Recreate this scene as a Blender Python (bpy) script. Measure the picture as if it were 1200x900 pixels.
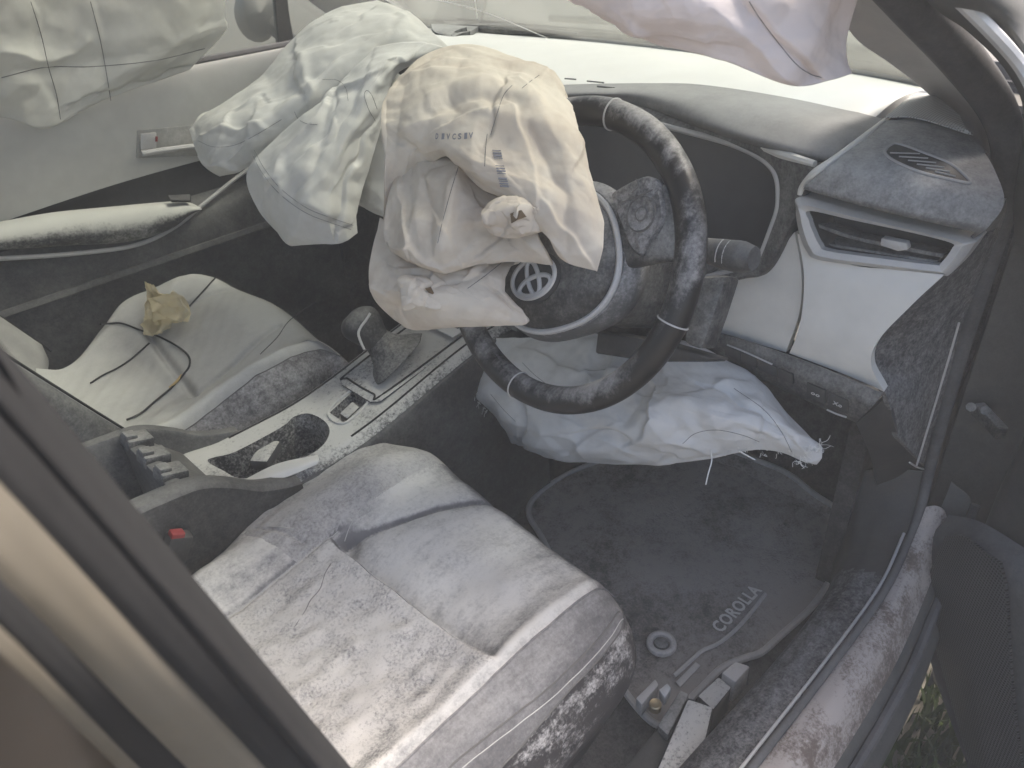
import bpy, bmesh, math, random
import numpy as np
from mathutils import Vector
random.seed(7); RNG = np.random.default_rng(11)
R = math.radians
S = bpy.context.scene
for o in list(bpy.data.objects): bpy.data.objects.remove(o)
COL = S.collection

# ---------------------------------------------------------------- camera
# car axes: X forward, Y towards the passenger side, Z up, metres, floor pan near z = 0
CP = np.array([.003, -.947, 1.082]); YAW, PIT, ROL = R(46.76), R(33.15), R(-3.96); FPX = 883.6
_f = np.array([math.cos(PIT)*math.cos(YAW), math.cos(PIT)*math.sin(YAW), -math.sin(PIT)])
_r = np.cross(_f, [0, 0, 1]); _r /= np.linalg.norm(_r); _u = np.cross(_r, _f)
_r, _u = math.cos(ROL)*_r+math.sin(ROL)*_u, -math.sin(ROL)*_r+math.cos(ROL)*_u
cam = bpy.data.cameras.new('camera'); co = bpy.data.objects.new('camera', cam); COL.objects.link(co)
from mathutils import Matrix
M = Matrix([[_r[i], _u[i], -_f[i], CP[i]] for i in range(3)]+[[0, 0, 0, 1]])
co.matrix_world = M
cam.sensor_width = 36; cam.lens = 36*FPX/1200; cam.clip_start = .02; cam.clip_end = 500
cam.dof.use_dof = True; cam.dof.focus_distance = 1.0; cam.dof.aperture_fstop = 9.0
S.camera = co
# ---------------------------------------------------------------- world, sun, exposure
w = bpy.data.worlds.new('World'); S.world = w; w.use_nodes = True
nt = w.node_tree; sky = nt.nodes.new('ShaderNodeTexSky'); sky.sky_type = 'NISHITA'; sky.sun_disc = False
SUN_EL, SUN_AZ = R(52), R(-20)         # azimuth of the sun measured from +X towards +Y
sky.sun_elevation = SUN_EL; sky.sun_rotation = math.pi/2-SUN_AZ; sky.air_density = 1.0; sky.dust_density = 5.2; sky.ozone_density = .6
nt.links.new(sky.outputs[0], nt.nodes['Background'].inputs[0]); nt.nodes['Background'].inputs[1].default_value = .13
sl = bpy.data.lights.new('sun', 'SUN'); sl.energy = 1.0; sl.angle = R(14); sl.color = (1, .965, .92)
so = bpy.data.objects.new('sun', sl); COL.objects.link(so)
sd = Vector((math.cos(SUN_EL)*math.cos(SUN_AZ), math.cos(SUN_EL)*math.sin(SUN_AZ), math.sin(SUN_EL)))
so.rotation_euler = sd.to_track_quat('Z', 'Y').to_euler()
S.view_settings.view_transform = 'Standard'; S.view_settings.look = 'None'; S.view_settings.gamma = 1
S.view_settings.exposure = 1.8
HAZE = .045

# ---------------------------------------------------------------- helpers
def ray(x, y): return _f+_r*(x-600)/FPX-_u*(y-450)/FPX
def D(x, y, d): return CP+ray(x, y)*d                      # point at a given distance
def on(x, y, ax, v):
    q = ray(x, y); i = 'xyz'.index(ax); return CP+q*((v-CP[i])/q[i])
def Xp(x, y, v): return on(x, y, 'x', v)
def Yp(x, y, v): return on(x, y, 'y', v)
def Zp(x, y, v): return on(x, y, 'z', v)
A = lambda *p: np.array(p, float)

def thing(name, label, cat, loc=(0, 0, 0), group=None):
    o = bpy.data.objects.new(name, None); COL.objects.link(o); o.location = loc; o.empty_display_size = .05
    o['label'] = label; o['category'] = cat
    if group: o['group'] = group
    return o
def root_loc(p):
    l = Vector((0, 0, 0))
    while p is not None: l = l+p.location; p = p.parent
    return np.array(l)
def mesh(name, V, F, mat, parent=None, smooth=True, bevel=0, kind=None, label=None, cat=None, sharp=35, mats=None):
    V = np.asarray(V, float); off = root_loc(parent)
    me = bpy.data.meshes.new(name); me.from_pydata((V-off).tolist(), [], [list(map(int, f)) for f in F]); me.update()
    bm = bmesh.new(); bm.from_mesh(me); bmesh.ops.recalc_face_normals(bm, faces=bm.faces)
    if bevel: bmesh.ops.bevel(bm, geom=[e for e in bm.edges if e.is_manifold and e.calc_face_angle(0) > R(30)], offset=bevel, segments=2, profile=.5, affect='EDGES', clamp_overlap=True)
    bm.to_mesh(me); bm.free()
    if smooth:
        me.polygons.foreach_set('use_smooth', [True]*len(me.polygons))
        if sharp < 180: me.set_sharp_from_angle(angle=R(sharp))
    me.materials.append(mat)
    if mats:
        for q in mats[0]: me.materials.append(q)
        for p in me.polygons: p.material_index = mats[1](*(p.center[i]+off[i] for i in range(3)))
    o = bpy.data.objects.new(name, me); COL.objects.link(o); o.parent = parent
    if kind: o['kind'] = kind
    if label: o['label'] = label
    if cat: o['category'] = cat
    return o
def spl(P, n, closed=False):                               # Catmull-Rom through P, n samples
    P = np.asarray(P, float); m = len(P)
    Q = np.vstack([P[-1:], P, P[:2]]) if closed else np.vstack([2*P[0]-P[1], P, 2*P[-1]-P[-2]])
    t = np.linspace(0, m if closed else m-1, n, endpoint=not closed); i = np.minimum(t.astype(int), (m-1) if closed else m-2); u = (t-i)[:, None]
    a, b, c, d = Q[i], Q[i+1], Q[i+2], Q[i+3]
    return .5*(2*b+(c-a)*u+(2*a-5*b+4*c-d)*u*u+(3*b-a-3*c+d)*u**3)
def surf(ctrl, nu, nv):                                    # control rows -> dense grid (nu, nv, 3)
    g = np.array([spl(r, nv) for r in ctrl]); return np.stack([spl(g[:, j], nu) for j in range(nv)], 1)
def gnorm(G):
    n = np.cross(np.gradient(G, axis=0), np.gradient(G, axis=1)); return n/(np.linalg.norm(n, axis=2, keepdims=True)+1e-9)
def gfaces(nu, nv, off=0, flip=False, wrap=False):
    F = []
    for i in range(nu-1):
        for j in range(nv if wrap else nv-1):
            k = (j+1) % nv; f = (off+i*nv+j, off+i*nv+k, off+(i+1)*nv+k, off+(i+1)*nv+j); F.append(f[::-1] if flip else f)
    return F
def closed_grids(G, B):                                    # front grid and back grid with stitched rim
    nu, nv = G.shape[:2]; n = nu*nv
    V = np.vstack([G.reshape(-1, 3), B.reshape(-1, 3)]); F = gfaces(nu, nv)+gfaces(nu, nv, n, True)
    ring = [j for j in range(nv)]+[i*nv+nv-1 for i in range(1, nu)]+[(nu-1)*nv+j for j in range(nv-2, -1, -1)]+[i*nv for i in range(nu-2, 0, -1)]
    for a, b in zip(ring, ring[1:]+ring[:1]): F.append((b, a, a+n, b+n))
    return V, F
def sheet(name, ctrl, nu, nv, mat, parent, thick=.004, toward=None, **k):   # panel with thickness; back goes away from `toward`
    G = surf(ctrl, nu, nv); N = gnorm(G); t = CP if toward is None else np.array(toward)
    sgn = np.sign(((t-G)*N).sum(2).mean()); V, F = closed_grids(G, G-N*thick*sgn)
    return mesh(name, V, F, mat, parent, **k)
def tube(name, P, rad, mat, parent, n=40, seg=10, closed=False, smooth_path=True, **k):
    P = spl(P, n, closed) if smooth_path else np.asarray(P, float); n = len(P)
    rad = np.interp(np.linspace(0, 1, n), np.linspace(0, 1, len(rad)), rad) if np.ndim(rad) else np.full(n, rad)
    T = (np.roll(P, -1, 0)-np.roll(P, 1, 0)) if closed else np.gradient(P, axis=0); T /= np.linalg.norm(T, axis=1)[:, None]+1e-9
    up = np.array([.03, .05, 1.]); up = np.array([1., .1, 0]) if abs(T[0]@up) > .9 else up
    V = []; b = np.cross(T[0], up); b /= np.linalg.norm(b)
    for i in range(n):
        b = b-T[i]*(b@T[i]); b /= np.linalg.norm(b); c = np.cross(T[i], b)
        a = np.arange(seg)*2*np.pi/seg; V.append(P[i]+rad[i]*(np.cos(a)[:, None]*b+np.sin(a)[:, None]*c))
    V = np.vstack(V); F = gfaces(n, seg, wrap=True)
    if closed:
        F += [((n-1)*seg+j, (n-1)*seg+(j+1) % seg, (j+1) % seg, j) for j in range(seg)]
    else: F += [tuple(range(seg-1, -1, -1)), tuple((n-1)*seg+j for j in range(seg))]
    return mesh(name, V, F, mat, parent, **k)
def prism(name, poly, vec, mat, parent, bevel=.002, **k):  # polygon (world pts) extruded by vec
    P = np.asarray(poly, float); n = len(P); V = np.vstack([P, P+np.asarray(vec, float)])
    F = [tuple(range(n)), tuple(range(2*n-1, n-1, -1))]+[(i, (i+1) % n, n+(i+1) % n, n+i) for i in range(n)]
    return mesh(name, V, F, mat, parent, bevel=bevel, **k)
def box(name, lo, hi, mat, parent, bevel=.003, **k):
    (a, b, c), (d, e, f) = lo, hi
    return prism(name, [(a, b, c), (d, b, c), (d, e, c), (a, e, c)], (0, 0, f-c), mat, parent, bevel, **k)
def fbox(name, c, ax, half, mat, parent, bevel=.002, **k): # oriented box: centre, 3 axes, half sizes
    a, b, n = [np.array(x)*h for x, h in zip(ax, half)]; c = np.array(c)
    return prism(name, [c-a-b-n, c+a-b-n, c+a+b-n, c-a+b-n], 2*n, mat, parent, bevel, **k)
def rings(name, L, mat, parent, cap0=True, cap1=True, **k):  # list of closed loops (n,3) lofted
    n = len(L[0]); V = np.vstack(L); F = gfaces(len(L), n, wrap=True)
    if cap0: F.append(tuple(range(n-1, -1, -1)))
    if cap1: F.append(tuple((len(L)-1)*n+j for j in range(n)))
    return mesh(name, V, F, mat, parent, **k)

def tri(x): return 2*np.abs(x-np.floor(x+.5))*2-1
def smooth_noise(P, lam, seed, k=7):                       # band-limited sum of sines
    g = np.random.default_rng(seed); s = 0
    for _ in range(k):
        d = g.normal(size=3); d /= np.linalg.norm(d); s = s+np.sin((P@d)*2*np.pi/(lam*g.uniform(.7, 1.5))+g.uniform(0, 6.28))
    return s/math.sqrt(k)
def crumple(P, lam, amp, seed, k=5):                       # facetted creases
    g = np.random.default_rng(seed); h = 0; W = P+np.stack([smooth_noise(P, lam*2.5, seed+i) for i in range(3)], -1)*lam*.35
    for q in range(k):
        d = g.normal(size=3); d /= np.linalg.norm(d); l = lam*g.uniform(.6, 1.7); h = h+l/lam*tri(W@d/l+g.uniform())*.5
    return h*amp/math.sqrt(k)
def relax(P, T, excess, iters, k, kedge, stiff, step=.24):
    nu, nv = P.shape[:2]; iu = np.minimum(np.arange(nu), nu-1-np.arange(nu))[:, None]; jv = np.minimum(np.arange(nv), nv-1-np.arange(nv))[None]
    K = np.where(np.minimum(iu, jv) < 1, kedge, k)[..., None]; cons = []
    for di, dj, s in ((1, 0, 1), (0, 1, 1), (1, 1, .5), (1, -1, .5), (2, 0, stiff), (0, 2, stiff)):
        a = (slice(0, nu-di), slice(0, nv-dj) if dj >= 0 else slice(-dj, nv)); b = (slice(di, nu), slice(dj, nv) if dj >= 0 else slice(0, nv+dj))
        cons.append((a, b, np.linalg.norm(T[a]-T[b], axis=2)*excess, s))
    for it in range(iters):
        C = np.zeros_like(P)
        for a, b, L, s in cons:
            d = P[b]-P[a]; l = np.linalg.norm(d, axis=2)+1e-9; q = (s*(l-L)/l*.5)[..., None]*d
            C[a] += q; C[b] -= q
        P = P+C*step; P = P+K*(T-P)
    return P
def resample(G, nu, nv, sharp=.6):                         # between linear (creased) and smooth
    ru, rv = np.linspace(0, G.shape[0]-1, nu), np.linspace(0, G.shape[1]-1, nv)
    i = np.minimum(ru.astype(int), G.shape[0]-2); j = np.minimum(rv.astype(int), G.shape[1]-2); u = (ru-i)[:, None, None]; v = (rv-j)[None, :, None]
    u = u+(u*u*(3-2*u)-u)*0; Lb = (G[i][:, j]*(1-u)+G[i+1][:, j]*u)*(1-v)+(G[i][:, j+1]*(1-u)+G[i+1][:, j+1]*u)*v
    return sharp*Lb+(1-sharp)*surf(G, nu, nv)
def smooth_grid(P, n, w=.5):
    for _ in range(n):
        Q = P.copy(); Q[1:-1, 1:-1] = .25*(P[2:, 1:-1]+P[:-2, 1:-1]+P[1:-1, 2:]+P[1:-1, :-2]); P = P+w*(Q-P)
    return P
def buckle(G, excess, iters, k=.03, kedge=.6, seed=1, lam=.06, amp=.004, cell=.018, stiff=.10):
    """sheet with more cloth than room: relaxes into folds round its target shape, coarse creases first, then fine ones"""
    nu, nv = G.shape[:2]; lu = np.linalg.norm(np.diff(G, axis=0), axis=2).sum(0).mean(); lv = np.linalg.norm(np.diff(G, axis=1), axis=2).sum(1).mean()
    cu, cv = max(7, int(lu/cell)), max(7, int(lv/cell))
    T = G[np.linspace(0, nu-1, cu).round().astype(int)][:, np.linspace(0, nv-1, cv).round().astype(int)]
    g = np.random.default_rng(seed); N = gnorm(T)
    P = T+N*(smooth_noise(T, lam, seed)*amp+g.normal(size=T.shape[:2])*amp*.5)[..., None]
    P = relax(P, T, excess, iters*2, .004, kedge, stiff)
    P = resample(P, nu//2, nv//2, .75); T2 = P.copy(); P = P+gnorm(P)*(g.normal(size=P.shape[:2])*.0005)[..., None]
    P = relax(P, T2, 1+(excess-1)*.22, iters//2, .01, kedge, stiff*1.5)
    P = resample(smooth_grid(P, 1, .35), nu, nv, .3)
    return smooth_grid(P, 1, .4)
def to_px(G):
    q = G-CP; z = q@_f; return 600+FPX*(q@_r)/z, 450-FPX*(q@_u)/z
_pxc = {}
def grid_at(P, px, py, lift=.0012):
    if id(P) not in _pxc: _pxc[id(P)] = (P.reshape(-1, 3), *[a.ravel() for a in to_px(P)], P)
    V_, X_, Y_, _ = _pxc[id(P)]; d = (X_-px)**2+(Y_-py)**2; i = np.argpartition(d, 8)[:8]; w_ = 1/(d[i]+2); p = (V_[i]*w_[:, None]).sum(0)/w_.sum()
    dz = (p-CP)@_f; p = D(px, py, dz); return p+(CP-p)/np.linalg.norm(CP-p)*lift
def poly_d(X, Y, pts):                                     # signed distance to a polyline
    best = np.full(X.shape, 1e9); sg = np.zeros(X.shape)
    for (ax, ay), (bx, by) in zip(pts, pts[1:]):
        dx, dy = bx-ax, by-ay; t = np.clip(((X-ax)*dx+(Y-ay)*dy)/(dx*dx+dy*dy), 0, 1); ex, ey = X-ax-t*dx, Y-ay-t*dy; d = np.hypot(ex, ey)
        m = d < best; best = np.where(m, d, best); sg = np.where(m, np.sign(dx*ey-dy*ex), sg)
    return best, sg
def fold(G, folds, seed=0, rnd=None):
    """press creases into a sheet: each is (polyline, height in mm, reach in mm, kind); 'r' ridge, 's' overlapping step"""
    X, Y = to_px(G); g = random.Random(seed); wob = smooth_noise(G, .05, seed+2)*3.0; wob2 = smooth_noise(G, .06, seed+5)*3.0; X = X+wob; Y = Y+wob2
    N = gnorm(G); N = N*np.sign(((CP-G)*N).sum(2, keepdims=True)); h = np.zeros(X.shape); F = list(folds)
    if rnd:
        n, ang, spr, amp = rnd; x0, x1, y0, y1 = X.min(), X.max(), Y.min(), Y.max()
        for _ in range(n):
            cx, cy = g.uniform(x0, x1), g.uniform(y0, y1); t = math.radians(g.gauss(ang, spr)); l = g.uniform(14, 48); b = g.uniform(-.35, .35)
            F.append(([(cx-l*math.cos(t-b), cy-l*math.sin(t-b)), (cx, cy), (cx+l*math.cos(t+b), cy+l*math.sin(t+b))], g.choice((-1, 1, 1))*amp*g.uniform(.35, 1.1), g.uniform(6, 17), g.choice('rrs')))
    for pts, a, w_, kd in F:
        d, sgn = poly_d(X, Y, pts)
        if kd == 'r': h += a*.001*np.exp(-np.sqrt(d*d+1.2)/w_)
        else: h += a*.001*np.where(sgn > 0, np.exp(-d/(w_*1.6)), np.exp(-d/1.3))
    iu = np.minimum(np.arange(G.shape[0]), G.shape[0]-1-np.arange(G.shape[0]))[:, None]; jv = np.minimum(np.arange(G.shape[1]), G.shape[1]-1-np.arange(G.shape[1]))[None]
    return G+N*(h*(.35+.65*np.clip(np.minimum(iu, jv)/6, 0, 1)))[..., None]
def cloth(name, ctrl, nu, nv, mat, parent, thick=.05, excess=1.06, iters=110, seed=1, lam=.06, amp=.004, k=.03, cell=.030, folds=(), rnd=None, facet=1., **kw):
    """deflated bag: ctrl rows of (px, py, distance); front sheet is creased and buckled, back sheet closes the bag"""
    Gc = np.array([[c if isinstance(c, np.ndarray) else D(*c) for c in r] for r in ctrl]); G = surf(Gc, nu, nv)
    nu, nv = int(nu*1.45), int(nv*1.45); G = surf(Gc, nu, nv); P = buckle(G, 1+(excess-1)*.25, iters, seed=seed, lam=lam, amp=amp*.5, cell=cell, stiff=.25)
    if rnd: rnd = (int(rnd[0]*1.8), rnd[1], rnd[2], rnd[3]*1.25)
    P = fold(P, [(p, a*1.25, w_*.85, kd) for p, a, w_, kd in folds], seed, rnd)
    if facet: P = P+gnorm(G)*(crumple(P, .10, .0085*facet, seed+31, 6)+crumple(P, .042, .0024*facet, seed+37, 6))[..., None]; P = smooth_grid(P, 1, .3)
    u = np.linspace(0, 1, nu)[:, None]; v = np.linspace(0, 1, nv)[None]
    b = np.clip(4*np.minimum(u, 1-u)*4*np.minimum(v, 1-v), 0, 1)**.5
    away = (G-CP)/np.linalg.norm(G-CP, axis=2, keepdims=True)
    B = G+away*(.0035+thick*b)[..., None]+gnorm(G)*(smooth_noise(G, .08, seed+3)*thick*.12*b)[..., None]
    V, F = closed_grids(P, B)
    return mesh(name, V, F, mat, parent, sharp=180, **kw), P

# ---------------------------------------------------------------- materials
def newmat(name):
    m = bpy.data.materials.new(name); m.use_nodes = True; n = m.node_tree
    return m, n, n.nodes['Principled BSDF']
def add(n, t, **k):
    x = n.nodes.new(t)
    for a, b in k.items(): setattr(x, a, b)
    return x
def mth(n, op, a, b=None, clamp=False):
    x = add(n, 'ShaderNodeMath', operation=op, use_clamp=clamp)
    for i, q in enumerate((a, b)):
        if q is None: continue
        if isinstance(q, (int, float)): x.inputs[i].default_value = q
        else: n.links.new(q, x.inputs[i])
    return x.outputs[0]
def noise(n, pos, scale, detail=4, rough=.55):
    x = add(n, 'ShaderNodeTexNoise'); x.inputs['Scale'].default_value = scale; x.inputs['Detail'].default_value = detail; x.inputs['Roughness'].default_value = rough
    n.links.new(pos, x.inputs['Vector']); return x.outputs['Fac']
DUST = (.74, .725, .675)
def dusty(name, base, dust=.5, up=.6, scale=9, speck=.5, rough=.6, dcol=DUST, bump=.25, grain=700, soft=.35, metal=0, streak=0, amax=.93, blotch=1.2):
    """a surface under a coat of powder: more on faces that look up, broken by blotches and specks"""
    m, n, b = newmat(name); L = n.links.new
    g = add(n, 'ShaderNodeNewGeometry'); pos = g.outputs['Position']
    sep = add(n, 'ShaderNodeSeparateXYZ'); L(g.outputs['Normal'], sep.inputs[0])
    big = noise(n, pos, scale, 5, .6); fine = noise(n, pos, scale*11, 3, .7); tiny = noise(n, pos, 260, 2, .8)
    if streak:
        mp = add(n, 'ShaderNodeMapping'); mp.inputs['Scale'].default_value = (1, 7, 2); mp.inputs['Rotation'].default_value = (.3, .2, .6); L(pos, mp.inputs[0])
        st = noise(n, mp.outputs[0], scale*1.3, 5, .65)
        big = mth(n, 'ADD', mth(n, 'MULTIPLY', big, 1-streak), mth(n, 'MULTIPLY', st, streak))
    # coverage
    c = mth(n, 'MULTIPLY', mth(n, 'MAXIMUM', sep.outputs[2], -.3), up)
    c = mth(n, 'ADD', c, mth(n, 'MULTIPLY', mth(n, 'SUBTRACT', big, .5), blotch))
    c = mth(n, 'ADD', c, mth(n, 'MULTIPLY', mth(n, 'SUBTRACT', fine, .5), speck*1.2))
    c = mth(n, 'ADD', c, mth(n, 'MULTIPLY', mth(n, 'SUBTRACT', tiny, .5), speck*1.1))
    c = mth(n, 'ADD', c, dust-.5)
    mr = add(n, 'ShaderNodeMapRange', interpolation_type='SMOOTHSTEP'); mr.inputs[1].default_value = -soft; mr.inputs[2].default_value = soft; L(c, mr.inputs[0]); fac = mr.outputs[0]
    fac = mth(n, 'MULTIPLY', fac, amax)
    vb = add(n, 'ShaderNodeMix', data_type='RGBA'); vb.inputs[6].default_value = (*[x*.8 for x in base], 1); vb.inputs[7].default_value = (*[min(1, x*1.2) for x in base], 1); L(noise(n, pos, 30), vb.inputs[0])
    dv = add(n, 'ShaderNodeMix', data_type='RGBA'); dv.inputs[6].default_value = (*[x*.8 for x in dcol], 1); dv.inputs[7].default_value = (*[min(.86, x*1.08) for x in dcol], 1); L(noise(n, pos, 5, 6, .65), dv.inputs[0])
    mx = add(n, 'ShaderNodeMix', data_type='RGBA'); L(fac, mx.inputs[0]); L(vb.outputs[2], mx.inputs[6]); L(dv.outputs[2], mx.inputs[7]); L(mx.outputs[2], b.inputs['Base Color'])
    rr = mth(n, 'ADD', rough, mth(n, 'MULTIPLY', fac, .95-rough)); L(rr, b.inputs['Roughness'])
    b.inputs['Metallic'].default_value = metal; b.inputs['Specular IOR Level'].default_value = .35
    h = mth(n, 'ADD', mth(n, 'MULTIPLY', noise(n, pos, grain, 2), .25), mth(n, 'MULTIPLY', fac, .8))
    bp = add(n, 'ShaderNodeBump'); bp.inputs['Strength'].default_value = bump; bp.inputs['Distance'].default_value = .0012; L(h, bp.inputs['Height']); L(bp.outputs[0], b.inputs['Normal'])
    return m
def fabric(name, col, col2, trans=.12, weave=900):
    m, n, b = newmat(name); L = n.links.new; g = add(n, 'ShaderNodeNewGeometry'); pos = g.outputs['Position']
    mx = add(n, 'ShaderNodeMix', data_type='RGBA'); mx.inputs[6].default_value = (*col, 1); mx.inputs[7].default_value = (*col2, 1)
    c = mth(n, 'ADD', noise(n, pos, 7, 5, .6), mth(n, 'MULTIPLY', mth(n, 'SUBTRACT', noise(n, pos, 60, 3), .5), .35))
    mr = add(n, 'ShaderNodeMapRange', interpolation_type='SMOOTHSTEP'); mr.inputs[1].default_value = .38; mr.inputs[2].default_value = .68; L(c, mr.inputs[0]); L(mr.outputs[0], mx.inputs[0])
    L(mx.outputs[2], b.inputs['Base Color']); b.inputs['Roughness'].default_value = .78; b.inputs['Specular IOR Level'].default_value = .25
    rg_ = add(n, 'ShaderNodeTexNoise'); rg_.noise_type = 'RIDGED_MULTIFRACTAL'; rg_.normalize = True; L(pos, rg_.inputs['Vector'])
    for kx, vx in (('Scale', 17), ('Detail', 3), ('Roughness', .5), ('Distortion', .7)): rg_.inputs[kx].default_value = vx
    h = mth(n, 'ADD', mth(n, 'MULTIPLY', noise(n, pos, weave, 1), .16), mth(n, 'ADD', mth(n, 'MULTIPLY', rg_.outputs['Fac'], 1.5), mth(n, 'MULTIPLY', noise(n, pos, 90, 4, .6), .35)))
    bp = add(n, 'ShaderNodeBump'); bp.inputs['Strength'].default_value = .27; bp.inputs['Distance'].default_value = .003; L(h, bp.inputs['Height']); L(bp.outputs[0], b.inputs['Normal'])
    tr = add(n, 'ShaderNodeBsdfTranslucent'); L(mx.outputs[2], tr.inputs[0]); ms = add(n, 'ShaderNodeMixShader'); ms.inputs[0].default_value = trans
    L(b.outputs[0], ms.inputs[1]); L(tr.outputs[0], ms.inputs[2]); L(ms.outputs[0], n.nodes['Material Output'].inputs[0])
    return m
def plain(name, col, rough=.5, metal=0, var=.2, scale=40, spec=.4):
    m, n, b = newmat(name); L = n.links.new; g = add(n, 'ShaderNodeNewGeometry')
    mx = add(n, 'ShaderNodeMix', data_type='RGBA'); mx.inputs[6].default_value = (*[x*(1-var) for x in col], 1); mx.inputs[7].default_value = (*[min(1, x*(1+var)) for x in col], 1)
    L(noise(n, g.outputs['Position'], scale, 4), mx.inputs[0]); L(mx.outputs[2], b.inputs['Base Color'])
    b.inputs['Roughness'].default_value = rough; b.inputs['Metallic'].default_value = metal; b.inputs['Specular IOR Level'].default_value = spec
    return m
def glass(name, tint=(.82, .86, .84), dirt=.25):
    m, n, b = newmat(name); L = n.links.new; n.nodes.remove(b)
    g = add(n, 'ShaderNodeNewGeometry'); t = add(n, 'ShaderNodeBsdfTransparent'); t.inputs[0].default_value = (*tint, 1)
    gl = add(n, 'ShaderNodeBsdfGlossy'); gl.inputs['Roughness'].default_value = .05; fr = add(n, 'ShaderNodeFresnel'); fr.inputs[0].default_value = 1.45
    m1 = add(n, 'ShaderNodeMixShader'); L(mth(n, 'MULTIPLY', fr.outputs[0], .6), m1.inputs[0]); L(t.outputs[0], m1.inputs[1]); L(gl.outputs[0], m1.inputs[2])
    d = add(n, 'ShaderNodeBsdfDiffuse'); d.inputs[0].default_value = (.6, .58, .53, 1); tl = add(n, 'ShaderNodeBsdfTranslucent'); tl.inputs[0].default_value = (.6, .58, .53, 1)
    ds = add(n, 'ShaderNodeMixShader'); L(d.outputs[0], ds.inputs[1]); L(tl.outputs[0], ds.inputs[2])
    m2 = add(n, 'ShaderNodeMixShader'); f = mth(n, 'MULTIPLY', noise(n, g.outputs['Position'], 6, 6, .7), dirt*2); L(mth(n, 'MINIMUM', f, .8), m2.inputs[0]); L(m1.outputs[0], m2.inputs[1]); L(ds.outputs[0], m2.inputs[2])
    L(m2.outputs[0], n.nodes['Material Output'].inputs[0]); return m
def carpet(name, col, dust=.3, dcol=(.42, .40, .37)):
    m = dusty(name, col, dust, .25, 5, .8, .95, dcol, .9, 900, .6); return m

MT = {}
MT['plastic'] = dusty('dark plastic with powder', (.022, .022, .023), .24, .40, 7, .6, .5, amax=.42, soft=.6, blotch=1.8)
MT['plastic_clean'] = dusty('dark plastic', (.016, .016, .017), .25, .3, 6, .3, .55, amax=.12, soft=.8)
MT['hood'] = dusty('soft dash pad, thin powder', (.085, .085, .087), .50, .3, 5, .3, .8, (.46, .455, .44), .3, 700, .7, amax=.7)
MT['dashtop'] = dusty('dash top under thick powder', (.30, .30, .29), .95, .6, 4, .2, .8, (.82, .81, .77), .2, 600, .6)
MT['endpad'] = dusty('dash end pad with powder', (.10, .10, .102), .30, .45, 6, .55, .8, (.58, .575, .555), .35, 700, .6, amax=.75)
MT['sidepad'] = dusty('speckled dash side', (.040, .040, .042), .38, .35, 6, 1.5, .7, (.48, .47, .46), .5, 700, .7, amax=.5, blotch=.7)
MT['cream'] = dusty('cream dash panel', (.64, .625, .575), .4, .4, 3, .15, .42, (.72, .71, .675), .05, 500, .8)
MT['doorcream'] = dusty('cream door trim', (.50, .495, .455), .4, .5, 3, .2, .5, (.60, .595, .555), .08, 500, .8)
MT['silver'] = dusty('satin silver trim with powder', (.46, .455, .445), .35, .4, 14, .8, .42, (.62, .61, .585), .2, 600, .5, metal=.25, amax=.8)
MT['leather'] = dusty('black leather with wiped powder', (.014, .0135, .0135), .02, .55, 7, .4, .36, (.54, .52, .50), .3, 1400, .36, streak=.3, amax=.70, blotch=3.0)
MT['seat'] = dusty('seat leather under powder', (.17, .165, .166), -1.36, 2.25, 11, .6, .6, (.68, .66, .62), .5, 800, .55, streak=.3, blotch=2.0, amax=.95)
MT['bolster'] = dusty('seat bolster, thin powder', (.10, .096, .098), .16, .35, 8, .5, .6, (.56, .545, .525), .4, 800, .6, streak=.5, blotch=1.6, amax=.65)
MT['insert'] = dusty('seat insert under clotted powder', (.20, .195, .195), -1.05, 2.0, 26, 1.4, .7, (.66, .635, .595), .9, 800, .65, streak=.0, blotch=1.7, amax=.95)
MT['leftbolster'] = dusty('seat bolster, rubbed powder', (.16, .155, .155), .42, .35, 13, .9, .6, (.58, .56, .54), .5, 800, .55, blotch=1.4, amax=.75)
MT['seat2'] = dusty('pale seat leather under powder', (.27, .265, .25), -.55, 1.5, 6, .35, .6, (.62, .615, .575), .3, 800, .8, streak=.25, blotch=1.5)
MT['drvside'] = dusty('dark seat side with powder streaks', (.045, .042, .044), .16, .5, 8, .7, .5, (.62, .60, .58), .35, 800, .3, streak=.6, blotch=2.6, amax=.85)
MT['backside'] = dusty('dark backrest side', (.030, .030, .031), .25, .6, 7, .5, .6, (.55, .545, .50), .3, 800, .6, amax=.5)
MT['seatside'] = dusty('dark seat side with powder patches', (.075, .070, .072), .30, .35, 7, .7, .6, (.56, .54, .52), .35, 800, .45, streak=.4, blotch=1.8, amax=.8)
MT['console'] = dusty('console deck caked in powder', (.06, .06, .062), -.45, 1.35, 12, 1.1, .5, (.58, .57, .535), .7, 600, .4, blotch=1.5)
MT['consoleside'] = dusty('console side', (.020, .020, .021), .25, .4, 7, .5, .6, amax=.26, soft=.7)
MT['well'] = dusty('cup holder with powder', (.020, .020, .020), .34, .35, 16, 1.2, .7, amax=.55, soft=.5)
MT['boot'] = dusty('shifter boot', (.018, .018, .019), .25, .35, 14, .8, .6, amax=.35, soft=.5)
MT['carpet'] = carpet('black carpet', (.022, .021, .021), .28, (.15, .143, .137))
MT['mat'] = dusty('grey floor mat', (.082, .075, .070), .46, .3, 6, 1.1, .95, (.38, .345, .31), .9, 900, .6, blotch=2.8)
MT['mattrim'] = dusty('mat binding', (.38, .36, .34), .5, .3, 12, .8, .9, (.58, .55, .51))
MT['sill'] = dusty('scuff plate', (.018, .019, .023), .04, .42, 7, 1.1, .42, (.50, .49, .49), .4, 600, .6, blotch=1.6, amax=.5, streak=.4)
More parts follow.
